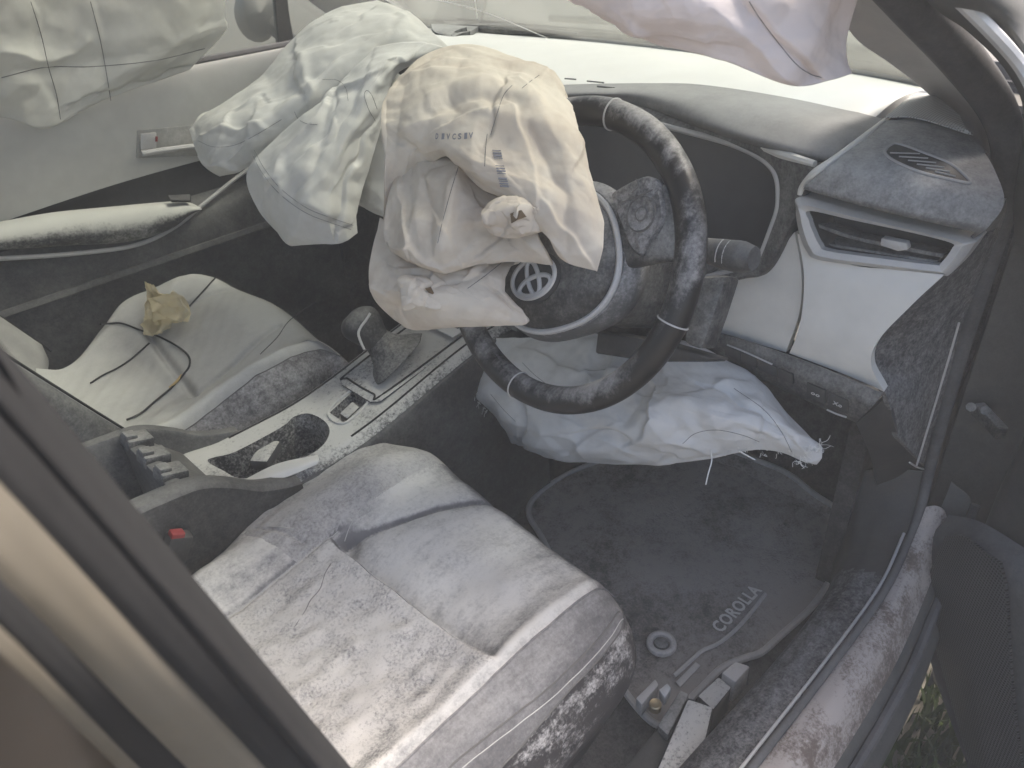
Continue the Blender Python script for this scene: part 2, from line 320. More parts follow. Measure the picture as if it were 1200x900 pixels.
MT['paint'] = dusty('champagne paint, dirty', (.17, .135, .115), .40, .35, 17, .9, .35, (.50, .445, .405), .2, 500, .35, blotch=2.6)
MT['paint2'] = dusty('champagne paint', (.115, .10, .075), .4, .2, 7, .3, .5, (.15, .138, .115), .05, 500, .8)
MT['paintshade'] = dusty('dark painted recess', (.055, .055, .050), .35, .3, 6, .5, .5, (.20, .19, .175), amax=.5, soft=.7)  # champagne body paint with the hinge pillar's shade darkened into its colour
MT['rubber'] = dusty('weather strip rubber', (.036, .036, .038), .34, .4, 6, .4, .8, (.42, .41, .40), .3, 700, .7, amax=.30)
MT['postrubber'] = dusty('smooth dark pillar trim', (.006, .006, .0065), .4, .2, 9, .4, .9, (.03, .03, .031), .2, 500, .8, amax=.6)
MT['pillar'] = dusty('pillar trim', (.30, .29, .285), .45, .2, 4, .3, .8, (.48, .47, .46), .2, 700, .9)
MT['bag'] = fabric('airbag nylon, stained', (.66, .60, .505), (.57, .495, .405))
MT['bagwhite'] = fabric('airbag nylon, white', (.68, .672, .625), (.62, .61, .56))
MT['baggrey'] = fabric('knee airbag nylon', (.68, .67, .645), (.60, .59, .57))
MT['bagpink'] = fabric('curtain nylon, warm white', (.80, .735, .715), (.72, .66, .64), .28)
MT['thread'] = plain('thread', (.13, .125, .12), .9)
MT['whitethread'] = plain('white thread', (.7, .69, .65), .9)
MT['seam'] = plain('seat stitching', (.45, .44, .42), .9)
MT['darkgap'] = plain('dark joint', (.015, .015, .015), .9)
MT['print'] = plain('printed ink', (.25, .25, .27), .9)
MT['labelwhite'] = plain('woven label', (.70, .69, .68), .9, 0, .05)
MT['brown'] = plain('scorched vent hole', (.13, .09, .05), .95)
MT['paper'] = fabric('yellowed paper', (.86, .77, .52), (.88, .83, .68), .35, 300)
MT['wire'] = plain('black cable', (.02, .02, .02), .5)
MT['tape'] = plain('tan tape', (.50, .36, .16), .8)
MT['red'] = plain('red buckle button', (.24, .03, .03), .5)
MT['chrome'] = plain('chrome', (.55, .55, .54), .25, .9)
MT['brass'] = plain('brass bolt', (.45, .36, .22), .4, .8)
MT['screen'] = plain('cluster glass', (.12, .12, .122), .25, 0, .1)
MT['emblem'] = dusty('dull chrome emblem', (.58, .57, .555), .3, .3, 20, .5, .4, (.66, .65, .63), .2, 600, .4, metal=.2)
MT['metal'] = plain('bare metal', (.22, .22, .21), .4, .8)
MT['glass'] = glass('windscreen glass', (.66, .69, .67), .13)
MT['glass2'] = glass('side glass', (.60, .62, .59), .12)


# ================================================================ SETTING: ground and grass
GZ = -.27
def ground_mat():
    m, n, b = newmat('dry pale soil'); L = n.links.new; g = add(n, 'ShaderNodeNewGeometry'); p = g.outputs['Position']
    mx = add(n, 'ShaderNodeMix', data_type='RGBA'); mx.inputs[6].default_value = (.16, .14, .10, 1); mx.inputs[7].default_value = (.30, .275, .225, 1)
    L(noise(n, p, 1.5, 8, .65), mx.inputs[0]); L(mx.outputs[2], b.inputs['Base Color']); b.inputs['Roughness'].default_value = .95; return m
gn = 41; gx = np.concatenate([-np.geomspace(40, .4, 20), [0], np.geomspace(.4, 40, 20)])
GG = np.array([[(x, y, GZ+.012*math.sin(3*x)*math.cos(2.3*y)) for y in gx] for x in gx])
g_o = mesh('ground', GG.reshape(-1, 3), gfaces(gn, gn), ground_mat(), kind='structure')
gv, gf = [], []
for k in range(6000):
    x = random.uniform(.75, 1.9); y = random.uniform(-1.7, -.83); h = random.uniform(.04, .13); a = random.uniform(0, 6.28); wd = random.uniform(.003, .007); l = random.uniform(.0, .06)
    c, s_ = math.cos(a), math.sin(a); i = len(gv)
    gv += [(x-wd*s_, y+wd*c, GZ), (x+wd*s_, y-wd*c, GZ), (x+l*c*.4+wd*.7*s_, y+l*s_*.4-wd*.7*c, GZ+h*.6), (x+l*c*.4-wd*.7*s_, y+l*s_*.4+wd*.7*c, GZ+h*.6), (x+l*c, y+l*s_, GZ+h)]
    gf += [(i, i+1, i+2, i+3), (i+3, i+2, i+4)]
gm = plain('grass blade', (.055, .080, .012), .8, 0, .5, 20)
go = mesh('grass', gv, gf, gm, kind='stuff'); go['label'] = 'green grass on the ground below the open door'

# ================================================================ CAR BODY
body = thing('car', 'champagne car body shell with dusty sill, pillars, roof and windscreen', 'car body', (0.4, 0, 0))
# floor pan with tunnel and toe board
sheet('floor_carpet', [[(-.5, y, .015) for y in (-.69, -.3, 0, .3, .76)], [(.3, y, .015) for y in (-.69, -.3, 0, .3, .76)], [(1.1, y, .015) for y in (-.69, -.3, 0, .3, .76)],
                       [(1.24, y, .06) for y in (-.69, -.3, 0, .3, .76)], [(1.42, y, .40) for y in (-.69, -.3, 0, .3, .76)], [(1.46, y, .78) for y in (-.69, -.3, 0, .3, .76)]], 40, 30, MT['carpet'], body, .02)
# passenger-side kick panel and driver-side kick panel (dark)
sheet('cowl_side', [[A(x, -.752, z) for x in (1.13, 1.3, 1.5)] for z in (-.1, .4, .84)], 6, 6, MT['paintshade'], body, .01)
sheet('cowl_side', [[A(x, .765, z) for x in (.9, 1.2, 1.5)] for z in (-.1, .4, .80)], 6, 6, MT['paintshade'], body, .01)
sheet('firewall', [[A(1.5, y, z) for y in (-.75, 0, .76)] for z in (-.1, .4, .80)], 6, 6, MT['paintshade'], body, .01)
sheet('kick_panel', [[(x, -.665+.01*i, z) for i, x in enumerate((1.0, 1.12, 1.25, 1.42))] for z in (.0, .2, .4, .62)], 14, 14, MT['carpet'], body, .03)
sheet('kick_panel', [[(x, .655, z) for x in (.95, 1.1, 1.25, 1.42)] for z in (.02, .2, .4, .62)], 14, 14, MT['carpet'], body, .03)
# sill: inner scuff plate, rubber strip, painted outer sill, lower body
inn = [(700, 1010, .15), (800, 895, .155), (895, 790, .158), (962, 714, .16), (990, 650, .165), (999, 600, .20), (1003, 560, .26)]
out = [(790, 1020, .2), (890, 890, .2), (975, 780, .2), (1037, 693, .205), (1066, 630, .225), (1080, 590, .26), (1089, 550, .31)]
Pi = np.array([Zp(*q) for q in inn]); Po = np.array([Zp(*q) for q in out])
for q in Pi: q[1] = max(q[1], -.70)
mid = .5*(Pi+Po)+A(0, 0, .012)
low = Pi+A(0, .012, -.10)
sheet('sill_scuff_plate', [low, Pi, .75*Pi+.25*Po+A(0, 0, .013), mid, Po-A(0, 0, .006)], 28, 90, MT['sill'], body, .006, mats=([MT['plastic_clean']], lambda x, y, z: 1 if x > .905 else 0), label='dark plastic scuff plate scattered with white powder')
# joint across the scuff plate
a_, b_ = Zp(898, 745, .185), Zp(948, 796, .205)
pt = [(1150, 560, .31)]
wst = [Zp(700, 1145, .2)]+[p+A(0, 0, .004) for p in Po]+[Yp(1120, 430, -.735), Yp(1150, 330, -.735), Yp(1176, 240, -.735), Yp(1182, 180, -.73), Yp(1170, 130, -.712), Yp(1132, 75, -.69), Yp(1074, 10, -.665), Yp(1014, -55, -.645), Yp(900, -160, -.61)]
tube('door_opening_seal', wst, [.0055]*6+[.007, .008, .011, .013, .016, .018, .019, .020, .020, .020, .020], MT['rubber'], body, 110, 12, label='dark rubber seal round the door opening')
pr0 = [p+A(0, -.003, -.006) for p in Po]
pw = [Zp(x, y, z) for x, y, z in ((868, 1020, .185), (962, 890, .185), (1040, 765, .185), (1075, 690, .19), (1095, 640, .21), (1110, 600, .25), (1128, 555, .31))]
pmid = [.5*(a+b)+A(0, 0, .008) for a, b in zip(pr0, pw)]
pdn = [p+A(.0, -.012, -.03) for p in pw]; pdn2 = [p+A(0, -.03, -.16) for p in pw]; pdn3 = [p+A(0, .04, -.30) for p in pw]
pr6, pw6 = pr0[:6], pw[:6]; pmid6 = pmid[:6]
sheet('painted_sill', [pr6, [.8*a+.2*b+A(0, 0, .004) for a, b in zip(pr6, pw6)], pmid6, [.15*a+.85*b+A(0, 0, .003) for a, b in zip(pr6, pw6)], [p+A(0, -.003, -.012) for p in pw6], pdn[:6]], 26, 60, MT['paint'], body, .004, label='painted sill mottled with dirt and powder')
sheet('lower_body_side', [[p+A(0, .01, -.022) for p in pw], [p+A(0, -.022, -.04) for p in pw], [p+A(0, -.02, -.075) for p in pw], [p+A(0, -.048, -.10) for p in pw], pdn2, pdn3], 30, 40, MT['paintshade'], body, .004)
tube('sill_seal', [p+A(0, -.03, -.045) for p in pw], .007, MT['rubber'], body, 50, 8)
tube('sill_lip', [p+A(0, .009, .003) for p in Po[:5]], .0022, MT['silver'], body, 50, 8)
# hinge pillar: body face that the door hangs on
hp = [[A(1.12, -.745, z), A(1.145, -.79, z), A(1.16, -.84, z), A(1.16, -.90, z)] for z in (-.1, .12, .32, .55, .78, .95)]
sheet('hinge_pillar', hp, 26, 20, MT['paintshade'], body, .01)
fbox('door_check_strap', Xp(1160, 493, 1.10), [(-.6, -.75, -.1), (.75, -.6, 0), (0, 0, 1)], (.03, .008, .010), MT['plastic'], body)
for px, py in ((1138, 477), (1155, 481)):
    tube('hinge_bolt', [Xp(px, py, 1.125), Xp(px, py, 1.10)], .007, MT['plastic'], body, 4, 8, sharp=30)
# A pillar trim
ap = [[Yp(965, -20, -.575), Yp(985, -30, -.60), Yp(1005, -35, -.63)], [Yp(1000, 42, -.585), Yp(1025, 30, -.61), Yp(1050, 20, -.65)], [Yp(1040, 72, -.59), Yp(1070, 62, -.62), Yp(1105, 68, -.67)],
      [Yp(1079, 102, -.60), Yp(1105, 98, -.63), Yp(1150, 112, -.695)], [Yp(1118, 140, -.625), Yp(1140, 138, -.65), Yp(1172, 150, -.71)], [Yp(1145, 175, -.67), Yp(1158, 178, -.68), Yp(1180, 190, -.725)]]
sheet('pillar_trim', ap, 40, 16, MT['pillar'], body, .012, label='grey trim of the windscreen pillar')
# outer A pillar and roof rail
oa = [[Yp(1085, 0, -.685), Yp(1115, -5, -.72), Yp(1170, -10, -.745), Yp(1230, -15, -.74)], [Yp(1135, 38, -.70), Yp(1160, 30, -.735), Yp(1210, 35, -.76), Yp(1270, 40, -.75)],
      [Yp(1180, 85, -.735), Yp(1200, 85, -.765), Yp(1240, 90, -.785), Yp(1300, 100, -.77)], [Yp(1200, 140, -.75), Yp(1225, 150, -.79), Yp(1260, 160, -.81), Yp(1320, 170, -.8)], [Yp(1188, 235, -.748), Yp(1215, 240, -.80), Yp(1260, 250, -.83), Yp(1330, 260, -.83)], [A(1.10, -.75, .66), A(1.12, -.79, .66), A(1.14, -.83, .66), A(1.2, -.84, .66)]]
oa = [[Yp(1000, -110, -.65), Yp(1030, -115, -.69), Yp(1080, -120, -.71), Yp(1150, -125, -.70)]]+oa
sheet('outer_pillar', oa, 40, 20, MT['paintshade'], body, .006)
tube('door_frame_seal', [Yp(1120, -5, -.715), Yp(1165, 40, -.745), Yp(1195, 75, -.765), Yp(1215, 110, -.785)], .006, MT['silver'], body, 24, 8)
# roof panel and header
rf = [[(x, y, z-.05*(abs(y)/.6)**2.5) for y in (-.60, -.35, 0, .35, .60)] for x, z in ((.52, 1.235), (.2, 1.29), (-.3, 1.31), (-.9, 1.27))]
sheet('roof', rf, 20, 24, MT['pillar'], body, .03)
# windscreen
wb = [(1.21, -.60), (1.27, -.35), (1.30, 0), (1.30, .35), (1.28, .66)]
ws = [[A(x*(1-t)+.53*t+(.03*math.sin(math.pi*t)), y*(1-.06*t), .80*(1-t)+1.23*t+.035*math.sin(math.pi*t)) for x, y in wb] for t in (-.04, .3, .65, 1)]
sheet('windscreen', ws, 24, 24, MT['glass'], body, .004, label='dusty windscreen glass')
bl = [[A(x+.02, y, .80), A(x-.015, y, .835)] for x, y in wb]
sheet('windscreen_surround', [[b[0] for b in bl], [b[1] for b in bl]], 4, 24, MT['rubber'], body, .003)
# bonnet beyond the screen and wiper
sheet('bonnet', [[(1.34, y, .79-.03*(y/.7)**2) for y in (-.7, -.35, 0, .35, .7)], [(1.7, y, .76-.05*(y/.7)**2) for y in (-.7, -.35, 0, .35, .7)], [(2.2, y, .62-.08*(y/.7)**2) for y in (-.68, -.35, 0, .35, .68)]], 16, 20, MT['paint2'], body, .01)
tube('wiper', [A(1.33, -.45, .83), A(1.36, -.1, .845), A(1.37, .3, .84)], .008, MT['rubber'], body, 20, 8)
# screen crack lines
for c_ in ([(.35, .12), (.2, .3), (.05, .42)], [(.2, .05), (.3, .15), (.42, .2)], [(.42, .2), (.5, .32)]):
    tube('glass_crack', [A(1.30-.77*t-.012, y, .80+.43*t+.035*math.sin(math.pi*t)-.004) for y, t in c_], .0009, MT['labelwhite'], body, 12, 5)
# passenger A pillar trim (seen through past the bag)
sheet('pillar_trim', [[A(1.25, .62, .83), A(1.2, .66, .82), A(1.12, .70, .82)], [A(.95, .60, 1.02), A(.92, .63, 1.0), A(.87, .67, .99)], [A(.5, .56, 1.24), A(.48, .58, 1.22), A(.45, .6, 1.2)]], 20, 10, MT['pillar'], body, .012)
# B pillar beside the camera: trim, seal, painted post, rear-door seal
def strip(name, L, R_, mat, dl, dr, bulge=.006, **k):
    n = len(L); a = np.array([D(x, y, dl[i]) for i, (x, y) in enumerate(L)]); b = np.array([D(x, y, dr[i]) for i, (x, y) in enumerate(R_)])
    m = .5*(a+b); m = m+(CP-m)/np.linalg.norm(CP-m, axis=1)[:, None]*bulge
    return sheet(name, [a, .5*(a+m)+(m-.5*(a+b))*.4, m, .5*(m+b)+(m-.5*(a+b))*.4, b], 20, 40, mat, body, .012, **k)
dl = [.19, .205, .225, .25, .28, .315, .37, .43]
def line8(a, b): return [(a[0]+(b[0]-a[0])*t, a[1]+(b[1]-a[1])*t) for t in (-.22, 0, .18, .36, .55, .75, 1.0, 1.35)]
R0, L0 = line8((0, 402), (412, 900)), line8((0, 490), (360, 897))
strip('door_pillar_trim', L0, R0, MT['postrubber'], [d*1.0 for d in dl], [d*1.12 for d in dl], .012, label='dark trim of the door pillar beside the camera')
L1 = line8((0, 567), (305, 893))
strip('pillar_seal', L1, [(x+10, y-2) for x, y in L0], MT['postrubber'], [d*.97 for d in dl], [d*1.02 for d in dl], .004)
L2 = line8((0, 681), (212, 893))
strip('painted_door_post', L2, [(x+6, y-1) for x, y in L1], MT['paint2'], [d*.95 for d in dl], [d*.985 for d in dl], .006, label='champagne painted door post')
L3 = line8((0, 738), (162, 898))
strip('post_seal', L3, [(x+6, y) for x, y in L2], MT['postrubber'], [d*.93 for d in dl], [d*.965 for d in dl], .005)
L4 = line8((0, 772), (133, 898))
strip('rear_door_edge', L4, [(x+5, y) for x, y in L3], MT['paint2'], [d*.925 for d in dl], [d*.94 for d in dl], .003)
L5 = line8((-250, 950), (0, 1200))
strip('rear_door_window', L5, [(x+4, y) for x, y in L4], plain('brown tinted glass', (.055, .042, .030), .3), [d*.90 for d in dl], [d*.93 for d in dl], .003)

# ================================================================ PASSENGER DOOR
pd = thing('passenger_door', 'closed passenger door with cream upper trim and dusty armrest', 'car door', (.6, .7, 0))
xs = (-.4, .1, .5, .85, 1.2)
sheet('upper_panel', [[A(x, .735, .815) for x in xs], [A(x, .705, .81) for x in xs], [A(x, .692, .77) for x in xs], [A(x, .69, .70) for x in xs], [A(x, .695, .632-.02*(x < .2)+.0*x) for x in xs]], 30, 40, MT['doorcream'], pd, .012, label='cream upper trim of the passenger door')
sheet('middle_panel', [[A(x, .697, .634) for x in xs], [A(x, .71, .60) for x in xs], [A(x, .705, .56) for x in xs]], 10, 30, MT['plastic_clean'], pd, .01)
sheet('lower_panel', [[A(x, .70, .565) for x in xs], [A(x, .665, .53) for x in xs], [A(x, .655, .46) for x in xs], [A(x, .665, .45) for x in xs], [A(x, .672, .2) for x in xs], [A(x, .68, .0) for x in xs]], 40, 30, MT['consoleside'], pd, .01)
# armrest: dusty pad
arm = []
for px, top, bot in ((-120, 284, 296), (0, 263, 291), (70, 250, 287), (140, 242, 284), (190, 237, 270), (215, 236, 252), (228, 239, 244)):
    c = Yp(px, .5*(top+bot), .655); hz = (bot-top)*.5*1.55/FPX; a = np.arange(20)*2*np.pi/20
    arm.append(np.stack([np.full(20, c[0]), c[1]+.035*np.cos(a), c[2]+max(hz, .004)*np.sin(a)], 1))
arm = np.array(arm); armd = np.stack([spl(arm[:, j], 40) for j in range(20)], 1)
rings('armrest', list(armd), dusty('armrest under powder', (.05, .05, .05), .55, .75, 9, .5, .7, (.62, .615, .56)), pd, label='door armrest pad under powder', sharp=80)
tube('silver_strip', [Yp(x, y, v) for x, y, v in ((-120, 308, .64), (0, 303, .64), (90, 297, .64), (160, 287, .642), (205, 266, .65), (240, 238, .665), (275, 210, .68), (310, 185, .69))], .0045, MT['silver'], pd, 50, 8)
prism('window_switch', [Yp(200, 238, .645)+A(0, 0, .012), Yp(226, 237, .645)+A(0, 0, .012), Yp(226, 244, .63)+A(0, 0, .012), Yp(203, 244, .63)+A(0, 0, .012)], (0, 0, .006), MT['plastic_clean'], pd, .001)
# inner handle: recess plate, lever, grip bar
hb = [Yp(x, y, .688) for x, y in ((160, 152), (300, 140), (300, 180), (160, 186))]
hro = prism('handle_recess', hb, (0, .01, 0), dusty('recess', (.30, .295, .27), .3, .2, 6, .3), pd, .004)
hl = [Yp(x, y, .678) for x, y in ((165, 157), (184, 155), (184, 174), (165, 176))]
hlo = prism('handle_lever', hl, (0, .008, 0), MT['silver'], hro, .003)
prism('lock_mark', [Yp(x, y, .676) for x, y in ((182.5, 160), (185, 160), (185, 166), (182.5, 166))], (0, .006, 0), MT['red'], hro, .0005)
tube('handle_bar', [Yp(x, y, .675) for x, y in ((166, 180), (200, 175), (240, 170), (300, 163))], .006, MT['silver'], pd, 16, 8)
# window frame, glass, quarter post
sheet('window_glass', [[A(x, .742, .80) for x in (-.4, .1, .5, 1.15)], [A(x*.95, .72, 1.0) for x in (-.4, .1, .5, 1.0)], [A(x*.9, .66, 1.2) for x in (-.4, .1, .5, .65)]], 12, 12, MT['glass2'], pd, .004, label='passenger window glass')
sheet('window_post', [[Yp(322, -40, .715), Yp(334, -42, .715)], [Yp(324, 10, .73), Yp(338, 10, .73)], [Yp(327, 50, .738), Yp(345, 50, .738)], [Yp(331, 92, .742), Yp(352, 92, .742)]], 12, 4, MT['plastic_clean'], pd, .015)
tube('window_belt_seal', [A(x, .735, .818) for x in (-.4, .1, .5, .85, 1.2)], .008, MT['rubber'], pd, 20, 8)
# mirror outside
mir = [];
for t in np.linspace(-1, 1, 14):
    s_ = math.sqrt(max(0, 1-t*t))**.6; a = np.arange(20)*2*np.pi/20
    mir.append(np.stack([1.0+.04*t+0*a+.055*s_*np.cos(a), .93+.10*t+0*a, .865-.015*t+.062*s_*np.sin(a)], 1))
rings('mirror_housing', mir, MT['plastic'], pd, label='dark outside mirror seen through the window', sharp=80)
tube('mirror_arm', [A(1.0, .75, .81), A(1.0, .80, .82), A(1.0, .86, .85)], [.02, .018, .025], MT['plastic'], pd, 10, 10)

# ================================================================ DRIVER DOOR (open)
dd = thing('driver_door', 'open driver door with dark lower trim and mesh speaker grille', 'car door', (1.06, -.86, 0))
ang = R(58); dv = A(-math.cos(ang), -math.sin(ang), 0); dn = A(-math.sin(ang), math.cos(ang), 0)   # along the door, and its inner normal
H0 = A(1.06, -.845, 0)
def dp(s, z, o=0): return H0+dv*s+dn*o+A(0, 0, z)
ss = (0, .02, .10, .3, .6, 1.0)
sheet('door_panel', [[dp(s, z, o*(0 if s == 0 else 1)) for s in ss] for z, o in ((.98, .0), (.86, .03), (.78, .05), (.66, .045), (.50, .03), (.40, .028), (.33, .035), (.12, .035), (-.05, .03), (-.12, .0))], 50, 40, MT['plastic_clean'], dd, .03, toward=(0, 0, .6))
sheet('door_skin', [[dp(s, z, -.09) for s in ss] for z in (.9, .5, .1, -.14)], 10, 10, MT['paint2'], dd, .01, toward=(5, -5, .6))
sheet('door_edge', [[dp(.0, z, -.09), dp(-.01, z, -.05), dp(0, z, .0)] for z in (.95, .5, .1, -.14)], 20, 10, MT['paintshade'], dd, .004)
def dpl(px, py, o):
    H = H0+dn*o; q = ray(px, py); return CP+q*(((H-CP)@dn)/(q@dn))
lowp = [[dpl(1112, 603, .05), dpl(1150, 612, .05), dpl(1205, 645, .05), dpl(1260, 680, .05)], [dpl(1085, 640, .075), dpl(1140, 650, .085), dpl(1205, 690, .085), dpl(1270, 730, .085)],
        [dpl(1075, 700, .075), dpl(1130, 720, .09), dpl(1205, 760, .09), dpl(1270, 800, .09)], [dpl(1095, 790, .07), dpl(1140, 800, .085), dpl(1205, 830, .085), dpl(1270, 860, .08)],
        [dpl(1135, 900, .06), dpl(1170, 905, .07), dpl(1215, 915, .07), dpl(1280, 930, .07)], [dpl(1175, 1000, .04), dpl(1210, 1005, .05), dpl(1250, 1010, .05), dpl(1300, 1020, .05)]]
sheet('lower_trim', lowp, 40, 30, MT['rubber'], dd, .04, label='bulged lower trim of the open driver door')
def grille_mat():
    m, n, b = newmat('speaker mesh'); L = n.links.new; g = add(n, 'ShaderNodeTexCoord')
    v = add(n, 'ShaderNodeTexVoronoi'); v.inputs['Scale'].default_value = 230; v.inputs['Randomness'].default_value = .0; L(g.outputs['UV'], v.inputs['Vector'])
    mr = add(n, 'ShaderNodeMapRange'); mr.inputs[1].default_value = .25; mr.inputs[2].default_value = .42; L(v.outputs['Distance'], mr.inputs[0])
    mx = add(n, 'ShaderNodeMix', data_type='RGBA'); mx.inputs[6].default_value = (.004, .004, .004, 1); mx.inputs[7].default_value = (.05, .05, .051, 1); L(mr.outputs[0], mx.inputs[0]); L(mx.outputs[2], b.inputs['Base Color']); b.inputs['Roughness'].default_value = .5
    bp = add(n, 'ShaderNodeBump'); bp.inputs['Strength'].default_value = .8; bp.inputs['Distance'].default_value = .002; L(mr.outputs[0], bp.inputs['Height']); L(bp.outputs[0], b.inputs['Normal'])
    return m
def planar_uv(o, G_u=(0, 0, 1), G_v=(1, 0, 0)):
    me = o.data; uv = me.uv_layers.new(name='UVMap'); u = Vector(G_u); v = Vector(G_v)
    for lp in me.loops:
        p = me.vertices[lp.vertex_index].co; uv.data[lp.index].uv = (p.dot(u), p.dot(v))
gr = [[dpl(1108, 628, .090), dpl(1128, 628, .096), dpl(1152, 645, .098), dpl(1172, 660, .097)], [dpl(1088, 680, .088), dpl(1118, 685, .1), dpl(1150, 690, .102), dpl(1179, 695, .1)],
      [dpl(1092, 740, .084), dpl(1122, 748, .098), dpl(1155, 760, .102), dpl(1184, 775, .1)], [dpl(1108, 800, .082), dpl(1132, 810, .095), dpl(1160, 825, .098), dpl(1190, 845, .096)], [dpl(1135, 895, .074), dpl(1152, 900, .084), dpl(1172, 905, .086), dpl(1200, 912, .085)]]
GM = grille_mat()
go_ = sheet('speaker_grille', gr, 30, 20, GM, dd, .004, label='black mesh speaker grille low on the open door'); planar_uv(go_, (0, 0, 1), tuple(dv))
tube('trim_edge', [dpl(1088, 740, .075), dpl(1108, 800, .068), dpl(1118, 830, .062), dpl(1128, 868, .058)], .002, MT['silver'], dd, 16, 6)

# ================================================================ FLOOR MAT
fm = thing('floor_mat', 'grey carpet floor mat with light binding and woven lettering in driver footwell', 'floor mat', (.9, -.4, .03))
mo = [(640, 640), (700, 760), (770, 850), (816, 812), (845, 784), (872, 772), (892, 765), (915, 745), (955, 707), (980, 665), (990, 628), (985, 602), (955, 580), (905, 547), (800, 520), (690, 545), (622, 590)]
def matz(p):                                       # flat, then climbs the toe board
    return .034+max(0, p-1.10)*.55
P = []
for x, y in mo:
    q = Zp(x, y, .034)
    for _ in range(8): q = Zp(x, y, matz(q[0]))
    P.append(q)
P = spl(P, 140, True); cen = P.mean(0)
L_ = []
for s_ in np.linspace(.02, 1, 26):
    q = cen+(P-cen)*s_; q[:, 2] = [matz(v)+.006*smooth_noise(np.array([a, b, 0]), .25, 4)*(1-s_**6) for a, b, v in zip(q[:, 0], q[:, 1], q[:, 0])]; L_.append(q)
q = P.copy(); q[:, 2] -= .008; L_.append(q)
rings('carpet_pad', L_, MT['mat'], fm, cap1=True, sharp=60)
tube('binding', P+A(0, 0, .001), .006, MT['mattrim'], fm, 200, 8, closed=True)
# heel clip
hc = Zp(775, 755, .043)
for rr, nm, zz in ((.024, 'clip_ring', .001), (.011, 'clip_stud', .004)):
    a = np.arange(28)*2*np.pi/28
    if nm == 'clip_ring': tube(nm, [hc+A(.019*math.cos(t), .019*math.sin(t), zz) for t in a], .006, MT['mattrim'], fm, 40, 8, closed=True)
    else: rings(nm, [hc+np.stack([k*np.cos(a), k*np.sin(a), 0*a+z], 1) for k, z in ((.012, 0), (.011, .005), (.006, .007))], MT['plastic'], fm)
# woven bar and lettering
tube('woven_line', [Zp(x, y, .041) for x, y in ((790, 792), (812, 772), (824, 762), (842, 754), (862, 738), (880, 718), (897, 696))], .0035, MT['mattrim'], fm, 40, 6)
prism('woven_patch', [Zp(x, y, .0405) for x, y in ((792, 800), (815, 777), (821, 781), (797, 806))], (0, 0, .003), MT['mattrim'], fm, .001)
def text_mesh(name, s, o, ex, ey, height, mat, parent, depth=.0008, spacing=1.1, shear=0):
    cu = bpy.data.curves.new('t', 'FONT'); cu.body = s; cu.size = 1; cu.space_character = spacing; cu.shear = shear; cu.resolution_u = 3; cu.offset = .026
    t = bpy.data.objects.new('t', cu); COL.objects.link(t); dg = bpy.context.evaluated_depsgraph_get(); me = bpy.data.meshes.new_from_object(t.evaluated_get(dg))
    v = np.array([x.co[:] for x in me.vertices]); F = [list(p.vertices) for p in me.polygons]; bpy.data.objects.remove(t); v = v/.7*height
    ex, ey = np.array(ex, float), np.array(ey, float); nz = np.cross(ex, ey); V = np.array(o)+v[:, :1]*ex+v[:, 1:2]*ey
    n = len(V); V2 = np.vstack([V+nz*depth, V]); cnt = {}
    for f in F:
        for a, b in zip(f, f[1:]+f[:1]): cnt[(a, b)] = 1
    F2 = F+[(b, a, a+n, b+n) for (a, b) in cnt if (b, a) not in cnt]
    return mesh(name, V2, F2, mat, parent, smooth=False), v[:, 0].max()
t0, t1 = Zp(845, 742, .043), Zp(893, 692, .043); ex = (t1-t0)/np.linalg.norm(t1-t0); ey = np.cross((0, 0, 1), ex)
tw = np.linalg.norm(t1-t0); hgt = .021
def fit_text(name, s, o, ex, ey, width, height, mat, parent, **k):
    o_, w_ = text_mesh(name, s, o, ex, ey, height, mat, parent, **k); bpy.data.objects.remove(o_)
    return text_mesh(name, s, o, np.array(ex)*width/w_, ey, height, mat, parent, **k)[0]
fit_text('lettering', 'COROLLA', t0, ex, ey, tw, hgt, dusty('woven letters', (.58, .55, .51), .5, .3, 40, 1, .9, (.74, .71, .66)), fm)

# ================================================================ SEAT TRACK beside driver seat
st = thing('seat_track', 'black seat rail with brass bolt in front of driver seat', 'seat rail', (.6, -.62, .02))
prism('rail', [Zp(x, y, .10) for x, y in ((728, 905), (800, 815), (822, 822), (770, 925))], (0, 0, -.08), MT['plastic_clean'], st, .003)
prism('rail_cover', [Zp(x, y, .115) for x, y in ((770, 850), (797, 808), (808, 813), (783, 862))], (0, 0, -.03), MT['plastic'], st, .003)
a = np.arange(20)*2*np.pi/20; bc = Zp(768, 825, .108)
rings('rail_bolt', [bc+np.stack([k*np.cos(a), k*np.sin(a), 0*a+z], 1) for k, z in ((.009, -.01), (.009, .0005), (.0075, .0018), (.004, .0008))], MT['brass'], st)
prism('cable_clip', [Zp(x, y, .112) for x, y in ((772, 808), (782, 800), (787, 806), (779, 818))], (0, 0, -.02), MT['silver'], st, .002)
prism('track_cover', [Zp(x, y, .09) for x, y in ((745, 818), (768, 795), (772, 802), (752, 826))], (0, 0, -.03), MT['mattrim'], st, .002)
prism('wire_channel', [Zp(x, y, .13) for x, y in ((820, 900), (768, 905), (806, 818), (836, 828))], (0, 0, -.04), MT['console'], st, .004)
prism('sill_block', [Zp(x, y, .10) for x, y in ((817, 815), (842, 792), (858, 805), (836, 832))], (0, 0, -.06), MT['console'], st, .004)
prism('cable_plug', [Zp(x, y, .11) for x, y in ((845, 788), (862, 774), (880, 780), (862, 800))], (0, 0, -.05), MT['mattrim'], st, .004)

